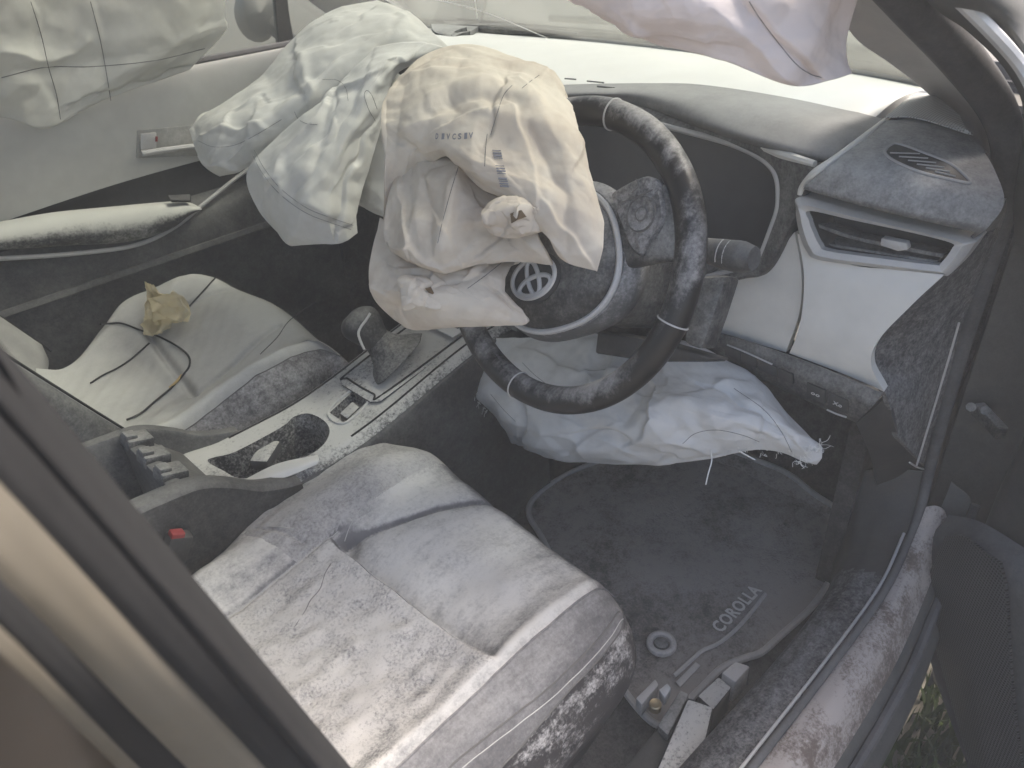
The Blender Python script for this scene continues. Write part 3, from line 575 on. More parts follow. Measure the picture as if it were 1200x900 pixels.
# ================================================================ SEATS
def seg_d(x, y, a, b):
    ax, ay, bx, by = a[0], a[1], b[0], b[1]; dx, dy = bx-ax, by-ay; t = np.clip(((x-ax)*dx+(y-ay)*dy)/(dx*dx+dy*dy), 0, 1)
    return np.hypot(x-ax-t*dx, y-ay-t*dy)
def sstep(a, b, x): t = np.clip((x-a)/(b-a), 0, 1); return t*t*(3-2*t)
def cushion(name, O, zf, mat, matside, parent, edge=.03, wall=.2, n=640, m=110, seed=0, bul=.014, label=None, mats=None):
    O = spl(O, n, True); c = O.mean(0); L = []
    for s in np.concatenate([np.linspace(.01, .8, m), np.linspace(.81, 1, 22)]):
        q = c+(O-c)*s; z = zf(q[:, 0], q[:, 1])-edge*np.clip((s-.84)/.16, 0, 1)**2.6
        q = q.copy(); q[:, 2] = z; L.append(q)
    top = rings(name, L, mat, parent, cap1=False, sharp=180, label=label, mats=mats)
    z1 = L[-1][:, 2]; W = []
    nr = np.stack([np.gradient(O[:, 1]), -np.gradient(O[:, 0])], 1); nr /= np.linalg.norm(nr, axis=1)[:, None]
    if ((O[:, :2]-c[:2])*nr).sum() < 0: nr = -nr
    for k in np.linspace(0, 1, 16):
        q = O.copy(); q[:, :2] += nr*(bul*math.sin(math.pi*min(1, k*1.3))-.02*k*k); q[:, 2] = z1+.0004-k*wall
        W.append(q)
    tube('edge_seam', np.stack([O[:, 0], O[:, 1], z1+.0006], 1), .0011, MT['thread'], parent, n, 5, closed=True, smooth_path=False)
    side = rings(name.replace('cushion', 'side_panel') if 'cushion' in name else 'side_panel', W, matside, parent, cap0=False, cap1=True, sharp=60)
    ang = np.unwrap(np.arctan2(O[:, 1]-c[1], O[:, 0]-c[0])); rad = np.hypot(O[:, 1]-c[1], O[:, 0]-c[0]); o_ = np.argsort(np.mod(ang, 2*np.pi)); an, rn = np.mod(ang, 2*np.pi)[o_], rad[o_]
    def sf(x, y):
        sr = np.hypot(x-c[0], y-c[1])/np.interp(math.atan2(y-c[1], x-c[0]) % (2*math.pi), an, rn, period=2*np.pi)
        return float(zf(x, y))-edge*min(1, max(0, (sr-.84)/.16))**2.6
    return sf, O
def on_field(px, py, zf, z0=.37, lift=0):                 # first hit of a sight line with a seat surface
    q = ray(px, py); f = lambda t: (CP+q*t)[2]-float(zf((CP+q*t)[0], (CP+q*t)[1]))-lift
    t0 = (.55-CP[2])/q[2]; t1 = (.30-CP[2])/q[2]; n = 60; a = t0
    for i in range(1, n+1):
        b = t0+(t1-t0)*i/n
        if f(b) < 0: break
        a = b
    for _ in range(14):
        m = .5*(a+b); a, b = (m, b) if f(m) > 0 else (a, m)
    return CP+q*b
def backrest(parent, base, mat, matside, hmax=.62, seam=True):
    up = A(-.43, 0, .903); nf = A(.903, 0, .43); sec = [(-.25, 0), (-.258, .045), (-.238, .078), (-.20, .07), (-.155, .032), (0, .018), (.155, .032), (.2, .07), (.238, .078), (.258, .045), (.25, 0), (.2, -.05), (0, -.065), (-.2, -.05)]
    L = []
    for h in np.linspace(0, 1, 30):
        k = .93+.07*math.sin(math.pi*min(h*1.4, 1))-.25*max(0, h-.7)**1.3; e = 1-.9*max(0, (.06-h)/.06)**2-.8*max(0, (h-.92)/.08)**2
        pts = [base+A(0, y*k*(1-.15*(1-e)), 0)+nf*(d*e*(1-.4*h))+up*(h*hmax-.03) for y, d in sec]; L.append(spl(pts, 80, True))
    G = np.array(L); idx = lambda a, b: [j % 80 for j in range(a, b+1)]
    for nm, j, mt in (('backrest', idx(11, 46), mat), ('backrest_side', idx(46, 69), matside), ('backrest_side', idx(69, 91), matside)):
        q = G[:, j]; mesh(nm, q.reshape(-1, 3), gfaces(30, len(j)), mt, parent, sharp=180)
    for s in (0, 1):
        j = [2, 8][s]; P = []
        for h in np.linspace(.03, .95, 16):
            k = .93+.07*math.sin(math.pi*min(h*1.4, 1))-.25*max(0, h-.7)**1.3
            P.append(base+A(0, sec[j][0]*k, 0)+nf*(sec[j][1]*(1-.4*h)+.001)+up*(h*hmax-.03))
        tube('piping', P, .0022, MT['darkgap'], parent, 40, 6)
# ---- driver seat
def drv_panel(x, y, z):
    if y < -.549: return 1
    if y > -.212+.06*(x-.345): return 3 if x > .272-.25*(y+.2) else 0
    if x < .332-.015*(y+.37) and y > -.535: return 2
    return 0
ds = thing('bucket_seat', 'driver seat cushion caked in white powder with dark side bolster', 'car seat', (.25, -.37, .02))
def zdriver(x, y):
    z = .346+.016*sstep(.2, .42, x)-.030*np.maximum(0, (x-.42)/.14)**2
    z = z+.040*np.exp(-np.sqrt((y+.535)**2+.00005)/.034)*(.55+.45*sstep(.55, .2, x))+.022*np.exp(-((y+.16)/.05)**2)
    xg = .332-.015*(y+.37); wy = sstep(-.545, -.515, y)*sstep(-.205, -.235, y)     # rear insert stands proud over the front panel
    z = z+wy*np.where(x < xg, .007*np.exp(-np.abs(x-xg)/.06)*np.clip((xg-x)/.004, 0, 1), -.013*np.exp(-(x-xg)/.028)*np.clip((x-xg)/.004, .3, 1))
    d2 = seg_d(x, y, (.345, -.232), (.55, -.315)); z = z-.007*np.exp(-(d2/.004)**2)-.006*np.exp(-d2/.016)
    z = z-.008*np.exp(-(((x-.345)**2+(y+.240)**2)/.00025))
    z = z-.004*np.exp(-(seg_d(x, y, (.05, -.230), (.345, -.214))/.004)**2)-.004*np.exp(-(seg_d(x, y, (.27, -.12), (.30, -.20))/.004)**2)
    p = np.stack([x*np.ones_like(y), y*np.ones_like(x), 0*x*y], -1); rearm = sstep(.33, .30, x)*sstep(-.53, -.5, y)
    return z+.0020*smooth_noise(p, .10, 3)+.0005*smooth_noise(p, .035, 5)+rearm*(.0024*crumple(p, .05, 1., 21)+.0010*smooth_noise(p, .022, 6))+(1-rearm)*.0015*crumple(p, .12, 1., 23)
O = [A(.06, -.14, 0)]+[Zp(x, y, .338) for x, y in ((235, 664), (280, 621), (330, 564), (388, 524), (440, 513), (492, 522), (545, 549), (603, 593), (662, 642), (708, 682))]+[Zp(731, 722, .325)]+[A(.46, -.595, 0), A(.36, -.600, 0), A(.2, -.600, 0), A(.06, -.59, 0), A(-.01, -.5, 0), A(-.02, -.37, 0), A(.0, -.22, 0)]
fdrv, Od = cushion('cushion', O, zdriver, MT['seat'], MT['drvside'], ds, .034, .21, bul=.020, mats=([MT['bolster'], MT['insert'], MT['leftbolster']], drv_panel), label='driver cushion caked in white powder')
def seam(parent, pts, zf, rad=.0012, mat='seam', lift=.0005, n=40):
    tube('stitching', [on_field(x, y, zf, lift=lift) for x, y in pts], rad, MT[mat], parent, n, 6)
# stitched seam along the outer bolster
sp = [A(.508, -.574, 0), A(.47, -.584, 0), A(.42, -.589, 0), A(.36, -.589, 0), A(.28, -.582, 0), A(.22, -.578, 0), A(.10, -.578, 0)]
for dy, mt, rd in ((0, 'thread', .0012), (-.006, 'seam', .0007)):
    tube('bolster_seam', [A(p[0], p[1]+dy, fdrv(p[0], p[1]+dy)+.0004) for p in spl(sp, 60)], rd, MT[mt], ds, 60, 6, smooth_path=False)
tube('panel_seam', [A(x, -.549, fdrv(x, -.549)+.0003) for x in np.linspace(.03, .53, 60)], .0016, MT['bolster'], ds, 60, 6, smooth_path=False)
tube('panel_seam', [A(p[0], p[1], fdrv(p[0], p[1])+.0002) for p in spl([A(.345, -.226, 0), A(.40, -.2085, 0), A(.46, -.205, 0), A(.52, -.202, 0)], 30)], .0007, MT['seam'], ds, 30, 5, smooth_path=False)
tube('panel_seam', [A(p[0], p[1], fdrv(p[0], p[1])+.0002) for p in spl([A(.05, -.230, 0), A(.15, -.224, 0), A(.25, -.218, 0), A(.345, -.214, 0)], 30)], .0007, MT['seam'], ds, 30, 5, smooth_path=False)
seam(ds, ((283, 626), (300, 618), (330, 618), (362, 622)), zdriver, .0009)
seam(ds, ((388, 660), (381, 672), (375, 690), (364, 703), (358, 715), (345, 735)), zdriver, .0004, 'thread')
backrest(ds, A(.02, -.37, .34), MT['seat'], MT['seatside'])
fbox('seat_base', (.22, -.37, .09), [(1, 0, 0), (0, 1, 0), (0, 0, 1)], (.2, .2, .06), MT['plastic_clean'], ds, .01)
# ---- passenger seat
ps = thing('bucket_seat', 'passenger seat with pale dusty cushion and dark side bolster', 'car seat', (.3, .37, .02))
def zpass(x, y):
    z = .378+.018*sstep(.3, .55, x); cr = np.interp(x, [.1, .3, .36, .44, .51, .57, .61], [.385, .385, .40, .421, .420, .405, .38])+.018
    z = z+(cr-z)*np.exp(-(np.maximum(0, y-.155)/.045)**2)+.046*np.exp(-((y-.61)/.09)**2)*sstep(-.10, .26, x)+.024*sstep(.40, .54, x)*np.exp(-((y-.42)/.13)**2)
    z = z-.010*np.exp(-(seg_d(x, y, (.36, .24), (.40, .53))/.008)**2)-.007*np.exp(-(seg_d(x, y, (.36, .24), (.57, .30))/.006)**2)-.006*np.exp(-(seg_d(x, y, (.40, .53), (.58, .50))/.006)**2)
    z = z-.010*sstep(.38, .34, x)*sstep(.22, .28, y)*sstep(.55, .5, y)
    p = np.stack([x*np.ones_like(y), y*np.ones_like(x), 0*x*y], -1)
    return z+.002*smooth_noise(p, .12, 8)+.0006*smooth_noise(p, .03, 9)
O = [A(.10, .60, 0), Zp(62, 424, .40), Zp(120, 387, .40), Zp(150, 358, .405), Zp(180, 338, .415), Zp(215, 326, .425), Zp(250, 327, .42), Zp(300, 344, .41), Zp(345, 374, .39), Zp(383, 402, .39), Zp(400, 422, .38), A(.57, .155, 0), A(.47, .150, 0), A(.36, .148, 0), A(.2, .148, 0), A(.06, .155, 0), A(.0, .25, 0), A(-.01, .37, 0), A(.02, .52, 0)]
for q in O: q[1] = min(q[1], .635)
fpas, _ = cushion('cushion', O, zpass, MT['seat2'], MT['seatside'], ps, .020, .2, bul=.030, label='pale passenger cushion dulled by powder')
pass
fpas2 = lambda x, y: fpas(x, y) if (.0 < x < .72 and .12 < y < .66) else 0.
seam(ps, ((372, 352), (340, 375), (325, 395), (305, 415)), zpass, .0007, 'darkgap')
backrest(ps, A(.165, .365, .37), MT['seat2'], MT['backside'])
fbox('seat_base', (.26, .37, .1), [(1, 0, 0), (0, 1, 0), (0, 0, 1)], (.2, .2, .07), MT['plastic_clean'], ps, .01)
# ---- things on the passenger seat
wire = thing('cable', 'thin black cable with tan tape lying on passenger seat', 'cable', tuple(on_field(205, 450, fpas2)))
tube('lead', [on_field(118, 380, fpas2, lift=.03)]+[on_field(x, y, fpas2, lift=.004) for x, y in ((128, 379), (143, 379), (165, 387), (185, 394), (205, 404), (220, 416), (222, 428), (214, 440), (200, 455), (182, 470), (168, 482), (158, 488), (148, 492))], .0019, MT['wire'], wire, 90, 8)
tube('tape_wrap', [on_field(x, y, fpas2, lift=.004) for x, y in ((213, 439.5), (207, 447), (199, 454.5))], .0024, MT['tape'], wire, 14, 8)
tube('lead', [on_field(x, y, fpas2, lift=.003) for x, y in ((106, 449), (120, 440), (138, 431), (152, 422), (165, 411), (175, 402))], .0017, MT['wire'], wire, 50, 8)
tube('lead', [on_field(x, y, fpas2, lift=.003) for x, y in ((221, 360), (230, 350), (240, 339), (252, 326))], .0017, MT['wire'], wire, 30, 8)
# crumpled paper
pc = on_field(190, 385, fpas2)
pw_ = thing('crumpled_paper', 'crumpled yellowish paper scrap standing on passenger seat', 'paper', tuple(pc))
dpt = (pc-CP)@_f
def paper(px, nu, nv, seed, dd0, kk):
    G = surf(np.array([[D(x, y, dpt+dd0+.02*math.sin(3*i+2*j+seed)) for j, (x, y) in enumerate(r)] for i, r in enumerate(px)]), nu, nv)
    G = G+gnorm(G)*(crumple(G, .035, .009, seed, 6)+crumple(G, .015, .003, seed+4, 6))[..., None]
    V, F = closed_grids(G, G-gnorm(G)*.0008); mesh('sheet', V, F, MT['paper'], kk, sharp=25)
paper([[(171, 330), (174, 332), (180, 338), (186, 344)], [(170, 350), (182, 350), (196, 350), (212, 346)], [(168, 368), (184, 366), (202, 362), (224, 366)], [(167, 380), (180, 380), (198, 374), (216, 376)], [(170, 392), (180, 394), (190, 388), (194, 380)]], 34, 34, 3, -.02, pw_)
paper([[(176, 352), (190, 346), (206, 347), (218, 358)], [(178, 364), (194, 360), (210, 362), (222, 367)], [(180, 376), (194, 374), (206, 376), (214, 378)]], 26, 30, 8, -.045, pw_)

# ================================================================ CENTRE CONSOLE
cc = thing('centre_console', 'powder-caked centre console with cup holder and open storage box', 'centre console', (.4, 0, .02))
YR, YL = -.092, .094
def deck(x): return .378+.062*sstep(.42, .80, x)+.010*sstep(.33, .26, x)
# cup holder slot outline
slot = [Zp(x, y, .381) for x, y in ((244, 541), (262, 553), (284, 561), (320, 548), (357, 534), (378, 520), (386, 505), (380, 493), (362, 484), (344, 487), (332, 497), (300, 515), (272, 529))]
slot = spl(slot, 60, True)
# deck as a grid with the slot cut by pushing grid points: build deck in two side strips and end caps around the slot's bounding ring
xs0 = np.linspace(.262, .86, 90); ys0 = np.linspace(YR, YL, 34)
from mathutils import geometry as geo
def inpoly(x, y, P):
    ins = False; j = len(P)-1
    for i in range(len(P)):
        if (P[i][1] > y) != (P[j][1] > y) and x < (P[j][0]-P[i][0])*(y-P[i][1])/(P[j][1]-P[i][1])+P[i][0]: ins = not ins
        j = i
    return ins
sq = [Zp(x, y, .392) for x, y in ((385, 478), (402, 490), (431, 470), (415, 458))]
def deck_mesh():
    bm = bmesh.new(); per = [(x, YR) for x in xs0]+[(.86, y) for y in ys0[1:-1]]+[(x, YL) for x in xs0[::-1]]+[(.262, y) for y in ys0[::-1][1:-1]]
    pts = [Vector((x, y)) for x, y in per]; edges = [(i, (i+1) % len(per)) for i in range(len(per))]; n0 = len(pts)
    for hole in (slot, spl([a for a in sq], 4, True) if False else np.array(sq)):
        b = len(pts); pts += [Vector((p[0], p[1])) for p in hole]; edges += [(b+i, b+(i+1) % len(hole)) for i in range(len(hole))]
    for x in np.linspace(.275, .84, 70):
        for y in np.linspace(YR+.01, YL-.01, 22):
            if not inpoly(x, y, slot) and not inpoly(x, y, sq) and min(np.hypot(slot[:, 0]-x, slot[:, 1]-y)) > .004: pts.append(Vector((x, y)))
    v, e, f, *_ = geo.delaunay_2d_cdt(pts, edges, [], 0, 1e-6)
    V = []
    for p in v:
        edge_ = min(p.y-YR, YL-p.y); V.append((p.x, p.y, deck(p.x)-.012*max(0, 1-edge_/.015)**2))
    F = []
    for t in f:
        cx = sum(v[i].x for i in t)/3; cy = sum(v[i].y for i in t)/3
        if not inpoly(cx, cy, slot) and not inpoly(cx, cy, sq): F.append(t)
    return V, F
V, F = deck_mesh(); mesh('deck', V, F, MT['console'], cc, sharp=60, label='console deck caked in white powder')
# cup holder well
wl = []
for k, (sc, z) in enumerate(((1, 0), (1.0, -.006), (.97, -.012), (.94, -.05), (.90, -.075))):
    c = slot.mean(0); q = c+(slot-c)*sc; q[:, 2] = [deck(p[0])+z for p in q]; wl.append(q)
c = slot.mean(0); q = c+(slot-c)*.3; q[:, 2] = wl[-1][:, 2]-.004; wl.append(q)
rings('cup_holder', wl, MT['well'], cc, cap0=False, sharp=50, label='dark elongated cup holder dusted with powder')
fbox('cup_divider', Zp(312, 533, .352), [(.8, .6, 0), (-.6, .8, 0), (0, 0, 1)], (.028, .016, .010), MT['console'], cc, .006)
q4 = np.array(sq); c = q4.mean(0)
rings('switch_recess', [np.array([(p[0], p[1], deck(p[0])+z) for p in c+(q4-c)*s]) for s, z in ((1, 0), (.95, -.012), (.9, -.02))], MT['well'], cc, cap0=False, sharp=20)
tube('recess_rim', [(p[0], p[1], deck(p[0])+.001) for p in c+(q4-c)*1.06], .0022, MT['silver'], cc, 40, 6, closed=True)
prism('toggle', [(p[0], p[1], deck(p[0])-.016) for p in c+(q4-c)*.55], (0, 0, .010), MT['console'], cc, .003)
# side walls
for ysd, sg in ((YR, -1), (YL, 1)):
    xs = np.linspace(.265, .88, 24); top_ = [A(x, ysd, deck(x)-.012) for x in xs]
    sheet('side_wall', [top_, [p+A(0, sg*.006, -.02) for p in top_], [A(p[0], ysd+sg*.012, .25) for p in top_], [A(p[0], ysd+sg*.02, .02) for p in top_]], 16, 60, MT['consoleside'], cc, .004, toward=(.5, sg*5, .3))
# rear storage box: walls round an open bin, brow sloping to the deck
bt = .462
def wallstrip(y0, y1, nm):
    prof = [(-.12, .475), (.10, .470), (.20, .462), (.235, .452), (.27, .428), (.30, .403), (.335, .386), (.36, .378)]
    L = []
    for x, z in prof:
        L.append([A(x, y0, .10), A(x, y0, z-.006), A(x, y0+(y1-y0)*.15, z), A(x, .5*(y0+y1), z+.002), A(x, y1-(y1-y0)*.15, z), A(x, y1, z-.006), A(x, y1, .20)])
    G = np.stack([spl(np.array(L)[:, j], 40) for j in range(7)], 1)
    return mesh(nm, G.reshape(-1, 3), gfaces(40, 7), MT['consoleside'], cc, sharp=40)
wallstrip(YR-.012, YR+.022, 'bin_wall'); wallstrip(YL-.012, YL+.012, 'bin_wall')
prism('bin_front_wall', [A(.195, YR, .25), A(.195, YR, .458), A(.212, YR, .456), A(.268, YR, .388), A(.272, YR, .25)], (0, YL-YR, 0), MT['consoleside'], cc, .003)
fbox('bin_floor', (.05, .01, .25), [(1, 0, 0), (0, 1, 0), (0, 0, 1)], (.17, .088, .006), MT['plastic_clean'], cc, .002)
prism('bin_liner', [A(.16, -.05, .262), A(.20, .02, .262), A(.20, .02, .36), A(.16, -.05, .36)], (-.004, .004, 0), MT['plastic_clean'], cc, .001)
for yy in (-.045, .010, .066):
    fbox('hinge_bracket', (.212, yy, .454), [(.95, 0, -.3), (0, 1, 0), (.3, 0, .95)], (.018, .017 if yy != .018 else .026, .009), MT['plastic'], cc, .003)
    fbox('hinge_pin', (.205, yy, .466), [(.95, 0, -.3), (0, 1, 0), (.3, 0, .95)], (.008, .010, .005), MT['plastic'], cc, .002)
sheet('side_lip', [[Zp(284, 563, .384), Zp(326, 543, .386), Zp(372, 533, .386)], [Zp(290, 566, .388), Zp(332, 551, .391), Zp(374, 538, .389)], [Zp(300, 569, .384), Zp(338, 558, .385), Zp(372, 544, .384)]], 10, 20, MT['cream'], cc, .004, label='white trim lip at the console edge')
# shifter gate
gx = [(.545, -.055), (.78, -.062), (.80, -.04), (.80, .052), (.78, .068), (.545, .062), (.535, .04), (.535, -.04)]
prism('gate_plate', [A(x, y, deck(x)+.0015) for x, y in gx], (0, 0, .004), MT['console'], cc, .002)
tube('gate_groove', [A(x, y, deck(x)+.006) for x, y in [(.56, -.046), (.77, -.052), (.785, -.035), (.785, .045), (.77, .06), (.56, .055), (.55, .04), (.55, -.03)]], .0017, MT['darkgap'], cc, 90, 6, closed=True)
tube('deck_groove', [A(x, -.075, deck(x)+.0003) for x in np.linspace(.47, .84, 14)], .0018, MT['darkgap'], cc, 60, 6)
tube('deck_groove', [A(x, .078, deck(x)+.0003) for x in np.linspace(.34, .84, 16)], .0018, MT['darkgap'], cc, 60, 6)
prism('indicator_window', [A(x, y, deck(x)+.007) for x, y in ((.715, -.048), (.765, -.05), (.765, .02), (.715, .02))], (0, 0, .003), dusty('indicator', (.12, .12, .12), .6, .4, 15, .6), cc, .001)
prism('park_button', [A(x, y, deck(x)+.010) for x, y in ((.735, -.04), (.757, -.042), (.757, -.015), (.735, -.015))], (0, 0, .003), MT['plastic'], cc, .001)
# shifter: boot, leather neck, knob with trim line
gk = thing('gear_lever', 'black gear knob on leather boot rising from powdered console', 'gear lever', (.6, .0, .42))
kb, kt = A(.622, -.004, .425), D(419, 377, 1.262)
axk = kt-kb; Lk = []
e1 = np.cross(axk, (0, 0, 1.)); e1 /= np.linalg.norm(e1); e2 = A(.75, .1, .4); e2 -= axk*(e2@axk)/(axk@axk); e2 /= np.linalg.norm(e2); e1 = np.cross(e2, axk/np.linalg.norm(axk))
for t, ra, rb in ((-.05, .052, .062), (.06, .043, .052), (.2, .033, .038), (.3, .027, .031), (.42, .023, .026), (.5, .021, .024)):
    a = np.arange(32)*2*np.pi/32; rr = 1+.06*np.sin(5*a+t*9)*(t < .4); Lk.append(kb+axk*t+e1*(ra*rr*np.cos(a))[:, None]+e2*(rb*rr*np.sin(a))[:, None])
Lk = np.array(Lk); rings('boot', list(np.stack([spl(Lk[:, j], 22) for j in range(32)], 1)), MT['boot'], gk, sharp=180)
Lk = []
for t, ra, rb, sh in ((.40, .019, .021, 0), (.5, .020, .023, 0), (.62, .021, .026, .001), (.75, .024, .031, .002), (.88, .026, .034, .002), (1.0, .026, .034, .001), (1.12, .021, .027, -.001), (1.19, .013, .016, -.002), (1.205, .003, .003, -.002)):
    a = np.arange(32)*2*np.pi/32; c_, s_ = np.cos(a), np.sin(a); Lk.append(kb+axk*t+e2*sh+e1*(ra*np.sign(c_)*abs(c_)**.8)[:, None]+e2*(rb*np.sign(s_)*abs(s_)**.8)[:, None])
Lk = np.array(Lk); kd = np.stack([spl(Lk[:, j], 40) for j in range(32)], 1); rings('knob', list(kd), dusty('knob leather', (.020, .020, .021), .15, .6, 14, .5, .5, (.5, .5, .48), amax=.30), gk, sharp=180)
ck = kd.mean(1)
kl = [(434, 367), (429, 375), (423, 383), (420, 391), (423, 401), (427, 410)]
kdp = (kt-CP)@_f
tube('knob_trim', [D(x, y, kdp-.030+.004*abs(i-3)/3) for i, (x, y) in enumerate(kl)], .0022, MT['silver'], gk, 24, 6)
# buckle
bk = thing('belt_buckle', 'black seat belt buckle with red button beside driver seat', 'buckle', tuple(Yp(212, 640, -.115)))
c = Yp(206, 642, -.118); fbox('housing', c, [(.5, -.1, .86), (.1, 1, .05), (.86, 0, -.5)], (.022, .010, .016), MT['plastic_clean'], bk, .004)
fbox('release_button', c+A(.006, -.004, .022), [(.5, -.1, .86), (.1, 1, .05), (.86, 0, -.5)], (.005, .007, .009), MT['red'], bk, .002)

# ================================================================ DASHBOARD
da = thing('dashboard', 'right-hand-drive dashboard with powdered top, cream knee panel and side vent', 'dashboard', (1.0, 0, .5))
tx = [(-.585, .975, 1.20), (-.45, .955, 1.255), (-.25, .945, 1.285), (0, .94, 1.31), (.25, .935, 1.31), (.48, .93, 1.30), (.68, .93, 1.28)]
rows = []
for t, dz in ((0, 0), (.06, .004), (.3, .012), (.6, .010), (1, -.006)):
    rows.append([A(a+(b-a)*t, y, .820+dz) for y, a, b in tx])
sheet('top_pad', rows, 30, 60, MT['dashtop'], da, .02, label='dash top white with powder')
for px, py, l in ((662, 92, .02), (688, 95, .03), (700, 101, .03)):
    c = Zp(px, py, .829); tube('wipe_mark', [c, c+A(.0, -l*.5, .0005), c+A(.004, -l, 0)], .0012, MT['hood'], da, 8, 6)
tube('windscreen_vent', [A(1.285, .15, .828), A(1.27, .35, .829), A(1.24, .52, .828)], [.004, .012, .004], MT['plastic'], da, 20, 8)
sheet('demister_outlet', [[Zp(x, y, .832) for x, y in ((505, 28), (540, 28), (562, 30))], [Zp(x, y, .836) for x, y in ((508, 36), (535, 37), (552, 36))], [Zp(x, y, .83) for x, y in ((518, 42), (530, 44), (540, 40))]], 10, 12, MT['endpad'], da, .01)
hoodrows = [[(640, 100, .822), (700, 98, .824), (760, 97, .827), (825, 97, .829), (931, 113, .828), (1034, 139, .824)], [(640, 107, .826), (700, 107, .829), (760, 108, .832), (840, 120, .832), (945, 142, .828), (1018, 155, .820)],
            [(640, 116, .818), (700, 116, .819), (758, 121, .820), (862, 153, .816), (970, 180, .806), (990, 176, .808)]]
hr = [[Zp(*q) for q in r] for r in hoodrows]
hr += [[p+A(.008, 0, -.014) for p in hr[2]], [p+A(.04, 0, -.022) for p in hr[2]]]
sheet('instrument_hood', hr, 34, 60, MT['hood'], da, .006, label='grey hood pad over the instruments')
# instrument surround, bezel and screen
inner = [(640, 118), (700, 126), (788, 149), (863, 170), (906, 196), (914, 234), (905, 268), (886, 310), (862, 316), (800, 330)]
outer = [(640, 104), (700, 110), (790, 134), (872, 157), (950, 192), (942, 228), (928, 262), (898, 318), (866, 328), (800, 345)]
xi = [.90, .90, .898, .893, .885, .876, .868, .858, .858, .86]; xo = [.93, .925, .915, .895, .862, .855, .852, .85, .85, .86]
Pin = np.array([Xp(x, y, v) for (x, y), v in zip(inner, xi)]); Pou = np.array([Xp(x, y, v) for (x, y), v in zip(outer, xo)])
sheet('instrument_surround', [Pin+A(.05, 0, 0), Pin, .6*Pin+.4*Pou+A(-.006, 0, 0), Pou, Pou+A(.03, 0, -.005)], 24, 90, MT['plastic'], da, .003, label='dark surround of the instruments')
tube('instrument_bezel', Pin+A(-.003, 0, 0), .0040, MT['silver'], da, 100, 8)
sheet('instrument_screen', [[A(.955, y, z) for y in (-.08, -.3, -.63)] for z in (.795, .70, .56)], 10, 20, MT['screen'], da, .004)
# light edge strip between hood and end pad
tube('edge_strip', [Zp(1037, 141, .824), Zp(1012, 161, .818), Zp(980, 186, .806), Zp(956, 202, .792), Xp(941, 218, .853), Xp(937, 228, .853)], [.003, .004, .005, .005, .004, .003], MT['cream'], da, 40, 8)
tube('edge_strip', [Zp(880, 168, .797), Zp(915, 180, .797), Zp(955, 192, .797)], [.002, .006, .004], MT['cream'], da, 20, 8)
ep = [[(1038, 141, .825), (1075, 139, .825), (1115, 146, .82), (1150, 172, .81)], [(1012, 162, .818), (1060, 163, .821), (1112, 176, .815), (1166, 200, .80)], [(978, 190, .806), (1040, 200, .806), (1100, 215, .80), (1177, 236, .785)],
      [(948, 214, .781), (1010, 232, .779), (1080, 249, .774), (1160, 264, .765)], [(942, 222, .770), (1008, 241, .767), (1078, 258, .762), (1148, 274, .752)]]
er = [[Zp(*q) for q in r] for r in ep]; er.append([p+A(.03, 0, -.004) for p in er[-1]])
sheet('end_pad', er, 40, 40, MT['endpad'], da, .006, label='rounded grey pad at the driver end of the dash')
# corner speaker mesh
mm, n_, b_ = newmat('perforated speaker cover'); tcn = add(n_, 'ShaderNodeTexCoord'); vv = add(n_, 'ShaderNodeTexVoronoi'); vv.inputs['Scale'].default_value = 300; vv.inputs['Randomness'].default_value = 0
n_.links.new(tcn.outputs['UV'], vv.inputs['Vector']); mr_ = add(n_, 'ShaderNodeMapRange'); mr_.inputs[1].default_value = .2; mr_.inputs[2].default_value = .36; n_.links.new(vv.outputs['Distance'], mr_.inputs[0])
mxn = add(n_, 'ShaderNodeMix', data_type='RGBA'); mxn.inputs[6].default_value = (.20, .20, .195, 1); mxn.inputs[7].default_value = (.46, .455, .44, 1); n_.links.new(mr_.outputs[0], mxn.inputs[0]); n_.links.new(mxn.outputs[2], b_.inputs['Base Color']); b_.inputs['Roughness'].default_value = .9
sg = sheet('speaker_cover', [[Zp(1072, 108, .826), Zp(1095, 112, .828), Zp(1125, 135, .826)], [Zp(1055, 122, .83), Zp(1085, 126, .832), Zp(1132, 150, .828)], [Zp(1037, 137, .828), Zp(1075, 138, .83), Zp(1140, 158, .824)]], 16, 16, mm, da, .0012, label='perforated grey speaker cover at the windscreen corner'); planar_uv(sg, (1, 0, 0), (0, 1, 0))
# demister vent in end pad
dvp = [(1037, 178), (1044, 170), (1054, 169), (1085, 180), (1112, 191), (1128, 203), (1137, 214), (1118, 211), (1080, 202), (1047, 188)]
PE = surf(er, 90, 90)
vt = [(1042, 172), (1053, 169), (1085, 180), (1113, 191), (1136, 213)]; vb = [(1038, 179), (1046, 187), (1078, 200), (1108, 208.5), (1136, 214)]
vg = [[grid_at(PE, x0+(x1-x0)*t, y0+(y1-y0)*t, .0008) for (x0, y0), (x1, y1) in zip(vt, vb)] for t in (0, .33, .67, 1)]
vrc = sheet('vent_recess', vg, 16, 40, MT['plastic_clean'], da, .0012)
tube('vent_rim', [grid_at(PE, x, y, .0016) for x, y in dvp], .0016, MT['pillar'], vrc, 90, 6, closed=True)
for k in range(6):
    x0, y0 = 1043+10.5*k, 179.0+4.4*k; x1, y1 = 1078+9.5*k-max(0, k-3)*3, 180.0+5.3*k
    tube('vent_slat', [grid_at(PE, x0+(x1-x0)*t, y0+(y1-y0)*t, .0022) for t in (0, .5, 1)], .0008, MT['pillar'], vrc, 8, 6)
